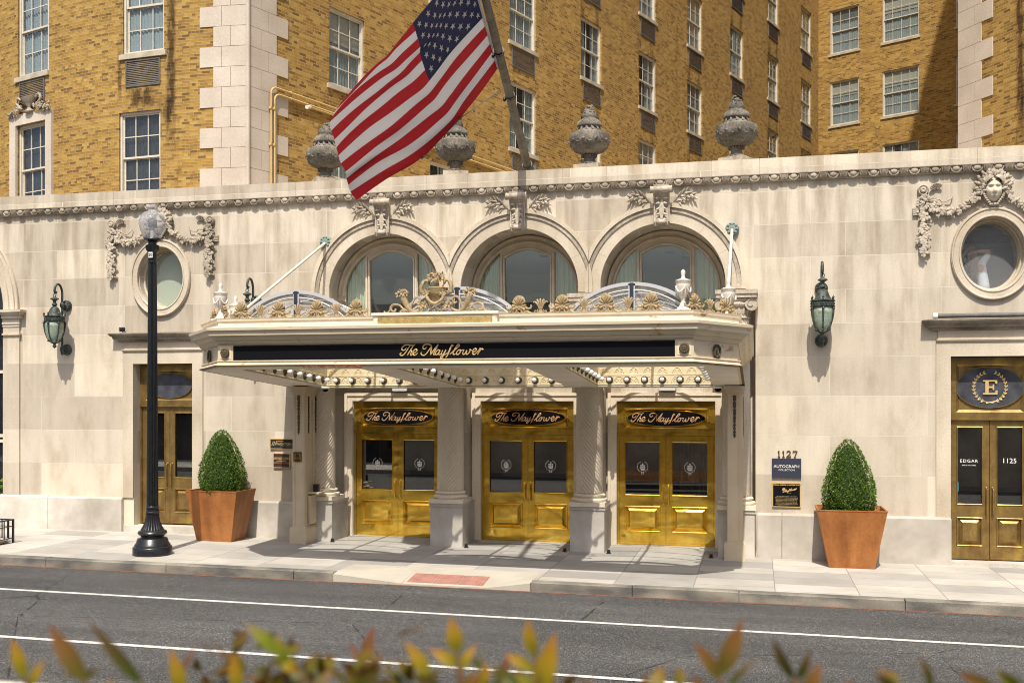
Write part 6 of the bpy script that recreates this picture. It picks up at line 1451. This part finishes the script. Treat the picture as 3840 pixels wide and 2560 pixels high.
# ------------------------------------------------------------------ the person in the oval window
per = thing('person', 'person in a pale blouse with one arm raised, behind the oval window pane', 'person', (8.36, 1.0, 4.85))
def skin_body(name, joints, edges, m, parent, sub=2):
    me = bpy.data.meshes.new(name); me.from_pydata([j[:3] for j in joints], edges, []); o = bpy.data.objects.new(name, me); COL.objects.link(o)
    md = o.modifiers.new('skin', 'SKIN'); 
    if not me.skin_vertices: 
        bm = bmesh.new(); bm.from_mesh(me); bm.verts.layers.skin.verify(); bm.to_mesh(me); bm.free()
    for v, j in zip(me.skin_vertices[0].data, joints): v.radius = (j[3], j[4] if len(j) > 4 else j[3])
    me.skin_vertices[0].data[0].use_root = True
    ss = o.modifiers.new('sub', 'SUBSURF'); ss.levels = sub; ss.render_levels = sub
    me2 = bpy.data.meshes.new_from_object(o.evaluated_get(bpy.context.evaluated_depsgraph_get())); bpy.data.objects.remove(o); bpy.data.meshes.remove(me)
    me2.name = name; me2.materials.clear(); me2.materials.append(m)
    for p in me2.polygons: p.use_smooth = True; p.material_index = 0
    o = bpy.data.objects.new(name, me2); COL.objects.link(o)
    if parent: o.parent = parent
    return o
def pv(x, y, z): return (x - 8.36, y - 1.0, z - 4.85)
per.location = (8.29, .62, 4.83)
J = [(*pv(8.665, .97, 4.87), .115, .095), (*pv(8.642, .97, 5.10), .095, .08), (*pv(8.585, .965, 5.28), .105, .085), (*pv(8.535, .955, 5.385), .045), (*pv(8.50, .945, 5.43), .045),
     (*pv(8.47, .935, 5.47), .082, .09), (*pv(8.452, .93, 5.53), .075, .085),
     (*pv(8.625, .93, 5.325), .055), (*pv(8.755, .91, 5.545), .040), (*pv(8.52, .86, 5.545), .028), (*pv(8.455, .85, 5.525), .030, .014),
     (*pv(8.50, 1.0, 5.33), .05), (*pv(8.30, 1.06, 5.46), .04), (*pv(8.40, .98, 5.60), .028), (*pv(8.45, .95, 5.63), .030, .014),
     (*pv(8.735, .97, 4.72), .088), (*pv(8.74, .95, 4.40), .058), (*pv(8.74, .97, 4.05), .042), (*pv(8.74, .87, 3.985), .035, .03),
     (*pv(8.60, .97, 4.72), .088), (*pv(8.59, .95, 4.40), .058), (*pv(8.59, .97, 4.05), .042), (*pv(8.59, .87, 3.985), .035, .03)]
ED = [(0, 1), (1, 2), (2, 3), (3, 4), (4, 5), (5, 6), (2, 7), (7, 8), (8, 9), (9, 10), (2, 11), (11, 12), (12, 13), (13, 14), (0, 15), (15, 16), (16, 17), (17, 18), (0, 19), (19, 20), (20, 21), (21, 22)]
for k, (dx, dy, dz, l) in enumerate(((-.062, -.012, -.020, 1), (-.072, -.004, -.008, 1), (-.068, .004, .004, 1), (-.055, .010, .016, 1))):
    n = len(J); b0 = J[10]
    J += [(b0[0] - .028, b0[1] + dy * .6, b0[2] - .004 + dz * .7, .0095), (b0[0] + dx, b0[1] + dy, b0[2] + dz - .012, .0085), (b0[0] + dx - .014, b0[1] + dy + .010, b0[2] + dz - .034, .007)]; ED += [(10, n), (n, n + 1), (n + 1, n + 2)]
n = len(J); J += [(J[9][0] - .035, J[9][1] - .02, J[9][2] - .03, .011), (J[9][0] - .062, J[9][1] - .02, J[9][2] - .045, .009)]; ED += [(9, n), (n, n + 1)]
for k, dz in enumerate((-.016, 0, .014, .026)):
    n = len(J); b0 = J[14]; J += [(b0[0] + .028, b0[1] - .004, b0[2] + dz * .6, .0095), (b0[0] + .062 - .008 * abs(k - 1), b0[1] - .012, b0[2] + dz - .012, .008)]; ED += [(14, n), (n, n + 1)]
body = skin_body('body', J, ED, M['skin'], per)
f = MB()
for s in (-1, 1): f.blob((8.452 - 8.36 - .055, -.075 - .06 - .012 * 0, 5.50 - 4.85), (.012, .02, .01))
f.blob((8.395 - 8.36, -.15, 5.48 - 4.85), (.016, .02, .02)); f.blob((8.41 - 8.36, -.145, 5.445 - 4.85), (.02, .01, .007)); f.blob((8.475 - 8.36, -.155, 5.485 - 4.85), (.014, .012, .03)); f.build('face_features', M['skin'], per, smooth=179)
JB = [(*pv(8.667, .97, 4.82), .135, .115), (*pv(8.645, .97, 5.09), .112, .095), (*pv(8.588, .965, 5.29), .118, .098), (*pv(8.627, .93, 5.33), .066), (*pv(8.738, .912, 5.515), .056), (*pv(8.50, 1.0, 5.335), .062), (*pv(8.33, 1.05, 5.44), .05)]
skin_body('blouse', JB, [(0, 1), (1, 2), (2, 3), (3, 4), (2, 5), (5, 6)], M['blouse'], per)
skin_body('trousers', [(*pv(8.667, .97, 4.82), .125, .105), (*pv(8.737, .97, 4.70), .10), (*pv(8.742, .95, 4.40), .07), (*pv(8.742, .97, 4.07), .055), (*pv(8.597, .97, 4.70), .10), (*pv(8.588, .95, 4.40), .07), (*pv(8.588, .97, 4.07), .055)], [(0, 1), (1, 2), (2, 3), (0, 4), (4, 5), (5, 6)], M['sign_navy'], per)
h = MB(); random.seed(2)
for k in range(46):
    a = random.uniform(-.4, 3.4); x0, z0 = .105 + .07 * math.cos(a) * .9, .69 + .05 * math.sin(a); dx = random.uniform(-.05, .06)
    h.tube(catmull([(x0, -.07 + random.uniform(-.08, .07), z0), (x0 + dx * .6, -.05 + random.uniform(-.10, .06), .56), (.12 + dx * .8, -.08 + random.uniform(-.06, .04), .42), (.125 + dx, -.10 + random.uniform(-.04, .04), .27)], 3), [.022] * 6 + [.018, .014, .008, .004], 5)
h.blob((.10, -.055, .665), (.086, .10, .075), sub=2); h.build('hair', M['hair'], per, smooth=60)
of = MB(); of.box((7.4, .40, 3.90), (10.1, 4.1, 3.95)); of.build('room_floor', M['dark'], hotel)

# ------------------------------------------------------------------ shrubs in the raised bed nearest the viewer
pt = thing('raised_planter', 'long low stone planter holding the red and yellow shrubs nearest the viewer', 'planter', (0, 0, 0))
b = MB(); b.box((-9, -18.75, -.5), (16, -18.63, 2.25)); b.box((-9, -17.75, -.5), (16, -17.63, 2.25)); b.box((-9, -18.63, -.5), (-8.9, -17.75, 2.25)); b.box((15.9, -18.63, -.5), (16, -17.75, 2.25)); b.build('trough', M['granite'], pt)
b = MB(); b.box((-8.9, -18.63, 1.9), (15.9, -17.75, 2.18)); b.build('soil', M['soil'], pt)
LEAVES = [
(3.734,-18.579,2.599, 3.750,-18.575,2.549, 0.0094,0),
(3.770,-18.570,2.572, 3.755,-18.574,2.539, 0.0068,0),
(3.842,-18.656,2.637, 3.883,-18.647,2.572, 0.0125,1),
(3.854,-18.602,2.630, 3.915,-18.588,2.556, 0.0090,2),
(3.880,-18.596,2.562, 3.871,-18.598,2.527, 0.0100,0),
(3.918,-18.536,2.587, 3.932,-18.532,2.528, 0.0104,0),
(3.895,-18.438,2.567, 3.873,-18.443,2.522, 0.0039,3),
(3.991,-18.519,2.583, 4.001,-18.516,2.528, 0.0104,0),
(4.030,-18.561,2.626, 4.066,-18.552,2.592, 0.0100,4),
(4.064,-18.553,2.615, 4.076,-18.550,2.577, 0.0090,4),
(4.090,-18.547,2.570, 4.071,-18.551,2.587, 0.0100,0),
(4.011,-18.463,2.536, 3.995,-18.466,2.552, 0.0092,2),
(4.084,-18.497,2.544, 4.054,-18.504,2.559, 0.0115,2),
(4.031,-18.150,2.538, 4.018,-18.153,2.485, 0.0120,3),
(4.030,-18.253,2.535, 4.060,-18.246,2.491, 0.0081,3),
(4.079,-18.241,2.519, 4.060,-18.246,2.491, 0.0094,3),
(4.207,-18.519,2.607, 4.234,-18.513,2.562, 0.0110,0),
(4.258,-18.508,2.635, 4.266,-18.506,2.592, 0.0115,0),
(4.219,-18.465,2.586, 4.252,-18.458,2.567, 0.0094,0),
(4.275,-18.452,2.591, 4.257,-18.457,2.559, 0.0078,0),
(4.287,-18.449,2.570, 4.272,-18.453,2.533, 0.0104,0),
(4.301,-18.395,2.568, 4.285,-18.399,2.525, 0.0092,3),
(4.222,-18.516,2.572, 4.246,-18.510,2.542, 0.0125,2),
(4.280,-18.502,2.570, 4.295,-18.499,2.537, 0.0100,0),
(4.345,-18.487,2.632, 4.353,-18.485,2.587, 0.0100,0),
(4.319,-18.493,2.592, 4.353,-18.485,2.572, 0.0080,0),
(4.375,-18.480,2.617, 4.356,-18.485,2.542, 0.0150,0),
(4.329,-18.491,2.575, 4.363,-18.483,2.537, 0.0125,4),
(4.402,-18.474,2.542, 4.368,-18.482,2.522, 0.0075,0),
(4.470,-18.407,2.557, 4.480,-18.404,2.523, 0.0078,1),
(4.585,-18.431,2.632, 4.560,-18.437,2.567, 0.0135,1),
(4.531,-18.444,2.605, 4.560,-18.437,2.562, 0.0100,1),
(4.602,-18.427,2.587, 4.568,-18.435,2.552, 0.0055,2),
(4.529,-18.444,2.567, 4.553,-18.439,2.532, 0.0100,1),
(4.619,-18.423,2.610, 4.643,-18.418,2.562, 0.0085,2),
(4.660,-18.414,2.597, 4.645,-18.417,2.562, 0.0075,2),
(4.672,-18.411,2.582, 4.655,-18.415,2.542, 0.0110,1),
(4.733,-18.397,2.570, 4.757,-18.391,2.552, 0.0075,2),
(4.782,-18.385,2.590, 4.796,-18.382,2.552, 0.0065,2),
(4.826,-18.375,2.572, 4.869,-18.365,2.552, 0.0085,1),
(4.869,-18.365,2.575, 4.900,-18.358,2.552, 0.0090,4),
(4.701,-18.404,2.562, 4.728,-18.398,2.532, 0.0100,0),
]
NM = [leafmat('nandina_gold', (.36, .215, .018), (.44, .30, .028), .42, [(0, (.5, .9, .4)), (.5, (.95, 1, .9)), (1, (.95, .58, .5))]),
      leafmat('nandina_brown', (.15, .075, .022), (.21, .12, .028), .35, [(0, (.5, 1.1, .5)), (.5, (1, 1, 1)), (1, (1, .6, .5))]),
      leafmat('nandina_olive', (.065, .052, .014), (.10, .075, .016), .35, [(0, (.5, 1.3, .6)), (.5, (1, 1, 1)), (1, (1.2, .8, .7))]),
      leafmat('nandina_red', (.19, .085, .05), (.24, .11, .06), .4, [(0, (1, 1.4, .8)), (.6, (1, 1, 1)), (1, (.9, .7, .8))]),
      leafmat('nandina_green', (.17, .19, .016), (.26, .27, .022), .45, [(0, (.7, 1, .6)), (.6, (1, 1, 1)), (1, (1.3, .7, .6))])]
NM = NM + [leafmat('nandina_low_gold', (.15, .10, .014), (.26, .18, .025), .4, [(0, (.6, 1, .5)), (1, (1, .7, .5))]), leafmat('nandina_low_olive', (.06, .055, .012), (.14, .12, .02), .35, [(0, (.6, 1.1, .5)), (1, (1.1, .7, .6))]), leafmat('nandina_low_brown', (.12, .06, .02), (.22, .12, .03), .35, [(0, (.6, 1.1, .5)), (1, (1, .7, .6))])]
CAM = Vector((4.6, -19.66, 2.885))
def long_leaf(mb, tip, base, w, uvl, nrm):
    t, b_ = Vector(tip), Vector(base); d = t - b_; n = nrm.normalized(); sd = d.cross(n).normalized(); N = 8; n0 = len(mb.v)
    for k in range(N + 1):
        u = k / N; ww = w * .9 * (math.sin(PI * u ** .8) ** .9) * (1 - .45 * u ** 3) * (1 if u < 1 else 0) + .0004; p = b_ + d * u + n * (.004 * math.sin(PI * u))
        mb.v += [p - sd * ww + n * ww * .35, p, p + sd * ww + n * ww * .35]
    for k in range(N):
        i = n0 + 3 * k
        for a in (0, 1): mb.f.append([i + a, i + a + 1, i + 3 + a + 1, i + 3 + a]); mb.m.append(0)
    uvl += [(.5, k / N) for k in range(N + 1) for _ in range(3)]
random.seed(21)
groups = {}
for L_ in LEAVES:
    groups.setdefault(min(range(9), key=lambda k: abs(L_[3] - (3.79, 3.90, 4.01, 4.075, 4.245, 4.36, 4.56, 4.66, 4.80)[k])), []).append(L_)
SHL = ['shrub tip with a pair of low yellow leaves over the lower road line', 'shrub with a long brown leaf beside a slanting dark olive leaf', 'slim shrub with single upright yellow leaves over the second road line',
       'shrub with a bright green topped dark stem and a pale red spray behind it', 'shrub with a golden three leaf tip below the red tactile paving', 'shrub with tall upright yellow green leaf and a broad yellow leaf beside it',
       'shrub with a broad brown leaf and two narrow side leaves below it', 'shrub with two narrow olive leaves forming a V over the road', 'low dark shrub tips below the planter by the house number']
for k, ls in sorted(groups.items()):
    sh = thing('nandina_shrub', SHL[k], 'shrub', (0, 0, 0), 0, 'shrubs in the raised planter')
    root = Vector((sum(l[3] for l in ls) / len(ls), sum(l[4] for l in ls) / len(ls), 2.17)); root.y = min(root.y, -17.9)
    sh.location = root
    st_ = MB(); by = {}
    for l in ls: by.setdefault(l[7], []).append(l)
    for c, ll in by.items():
        for l in ll:
            mb = MB(); uvl = []
            t, b_ = Vector(l[0:3]) - root, Vector(l[3:6]) - root
            view = (CAM - Vector(l[3:6])).normalized() + Vector((random.uniform(-.5, .5), 0, random.uniform(-.2, .4)))
            long_leaf(mb, t, b_, l[6] * .92, uvl, view)
            mid = (b_ * .5 + Vector((random.uniform(-.02, .02), random.uniform(-.02, .02), 0)))
            st_.tube([Vector((0, 0, 0)), Vector((mid.x * .8, mid.y * .8, b_.z * .6)), b_, b_ + (t - b_) * .08], [.004, .003, .0022, .0014], 5)
            o = mb.build('leaf', NM[c], sh, smooth=179, fix=False)
            lay = o.data.uv_layers.new(name='UVMap')
            for lp in o.data.loops: lay.data[lp.index].uv = uvl[lp.vertex_index]
    # lower foliage of the same shrub
    mb = MB(); uvl = []
    for q in range(85):
        wide = .13 if k in (2, 3, 4, 5) else .08
        b_ = Vector((random.uniform(-wide, wide), random.uniform(-.05, .06), random.uniform(.28, .40))); a = random.uniform(0, 6.28); d = Vector((math.cos(a), math.sin(a), random.uniform(.2, 1.6))).normalized() * random.uniform(.03, .055)
        if b_.z + d.z > (.418 if k in (2, 3, 4, 5) else .395) - .04 * random.random() or b_.y + root.y + d.y < -18.60: continue
        long_leaf(mb, b_ + d, b_, random.uniform(.006, .011), uvl, Vector((random.uniform(-1, 1), random.uniform(-1, 1), 1)))
    o = mb.build('lower_leaves', NM[(5, 6, 7)[k % 3]], sh, smooth=179, fix=False)
    lay = o.data.uv_layers.new(name='UVMap')
    for lp in o.data.loops: lay.data[lp.index].uv = uvl[lp.vertex_index]
    st_.build('stem', M['hair'], sh, smooth=60)

# ------------------------------------------------------------------ low hedge on the road island, seen only in the mirror of the door glass
hg = thing('island_hedge', 'low orange leaved hedge in a box on the road island, mirrored in the door glass', 'hedge', (1.8, -13.0, -.2))
b = MB(); b.box((-2.0, -.45, -.3), (2.0, .45, .38)); b.build('planter_box', M['dark_steel'], hg)
b = MB(); b.box((-2.02, -.47, .10), (2.02, .47, .16)); b.box((-2.02, -.47, .30), (2.02, .47, .36)); b.build('box_band', M['white'], hg)
b = MB(); random.seed(31)
for k in range(4200):
    p = Vector((random.uniform(-1.95, 1.95), random.uniform(-.42, .42), .36 + random.uniform(0, .42) * (.75 + .25 * math.sin(random.uniform(0, 6))))); d = Vector((random.gauss(0, 1), random.gauss(0, 1), random.gauss(.4, 1))).normalized() * .05; s_ = d.cross(Vector((random.gauss(0, 1), random.gauss(0, 1), 1))).normalized() * .016
    b.add([p, p + d * .5 + s_, p + d, p + d * .5 - s_], [(0, 1, 2, 3)])
b.build('foliage', leafmat('hedge_leaf', (.20, .10, .02), (.50, .22, .05), .4), hg, fix=False)

# ------------------------------------------------------------------ the street's other side, seen only in the glass and brass
ob = thing('office_building', 'plain office building across the street, mirrored in the door glass', 'building', (0, -25, 0))
wl = [rect(-60, -1, 60, 7.2)]
hl = [rect(-58 + 4.2 * k, .6 + 3.3 * j, -58 + 4.2 * k + 2.9, 2.9 + 3.3 * j) for k in range(28) for j in range(2)]
plate('wall', wl[0], hl, -.4, 0, mat('grey_concrete', (.07, .065, .06), .85), ob)
b = MB(); b.box((-60, .05, -1), (60, .1, 7.2)); b.build('window_glass', mat('dark_window', (.02, .022, .025), .1, spec=.6), ob)
ob.rotation_euler = (0, 0, PI)

# ------------------------------------------------------------------ camera, sun and sky
cam = bpy.data.cameras.new('camera'); co = bpy.data.objects.new('camera', cam); COL.objects.link(co)
co.location = CAM; co.rotation_euler = (PI / 2, 0, R(13.15))
cam.sensor_width = 36; cam.lens = 36 * 2400 / 2352; cam.shift_y = (915 - 784) / 2352.
cam.clip_start = .05; cam.clip_end = 3000
cam.dof.use_dof = True; cam.dof.focus_distance = 21; cam.dof.aperture_fstop = 3.4
sc.camera = co
SUN_DIR = Vector((-.08, 1.0, -1.62)).normalized()
sun = bpy.data.lights.new('sun', 'SUN'); so = bpy.data.objects.new('sun', sun); COL.objects.link(so)
so.rotation_euler = SUN_DIR.to_track_quat('-Z', 'Y').to_euler()
sun.energy = 4.4; sun.angle = R(.53); sun.color = (1, .925, .81)
w = bpy.data.worlds.new('World'); sc.world = w; w.use_nodes = True; nt = w.node_tree
sky = nt.nodes.new('ShaderNodeTexSky'); sky.sky_type = 'NISHITA'; sky.sun_disc = False
sky.sun_elevation = math.asin(-SUN_DIR.z); sky.sun_rotation = math.atan2(-SUN_DIR.x, -SUN_DIR.y)
sky.air_density = 1.0; sky.dust_density = 4.0; sky.ozone_density = .3
nt.links.new(sky.outputs[0], nt.nodes['Background'].inputs[0]); nt.nodes['Background'].inputs[1].default_value = .11
sc.view_settings.view_transform = 'Standard'; sc.view_settings.look = 'None'; sc.view_settings.exposure = 0.40; sc.view_settings.gamma = 1
sc.render.engine = 'CYCLES'; sc.cycles.use_denoising = True
try: sc.cycles.denoiser = 'OPENIMAGEDENOISE'
except Exception: pass
sc.cycles.pixel_filter_type = 'BLACKMAN_HARRIS'; sc.cycles.filter_width = 1.0; sc.cycles.max_bounces = 10; sc.cycles.transparent_max_bounces = 16; sc.cycles.caustics_reflective = False; sc.cycles.caustics_refractive = False
sc.cycles.sample_clamp_indirect = 6
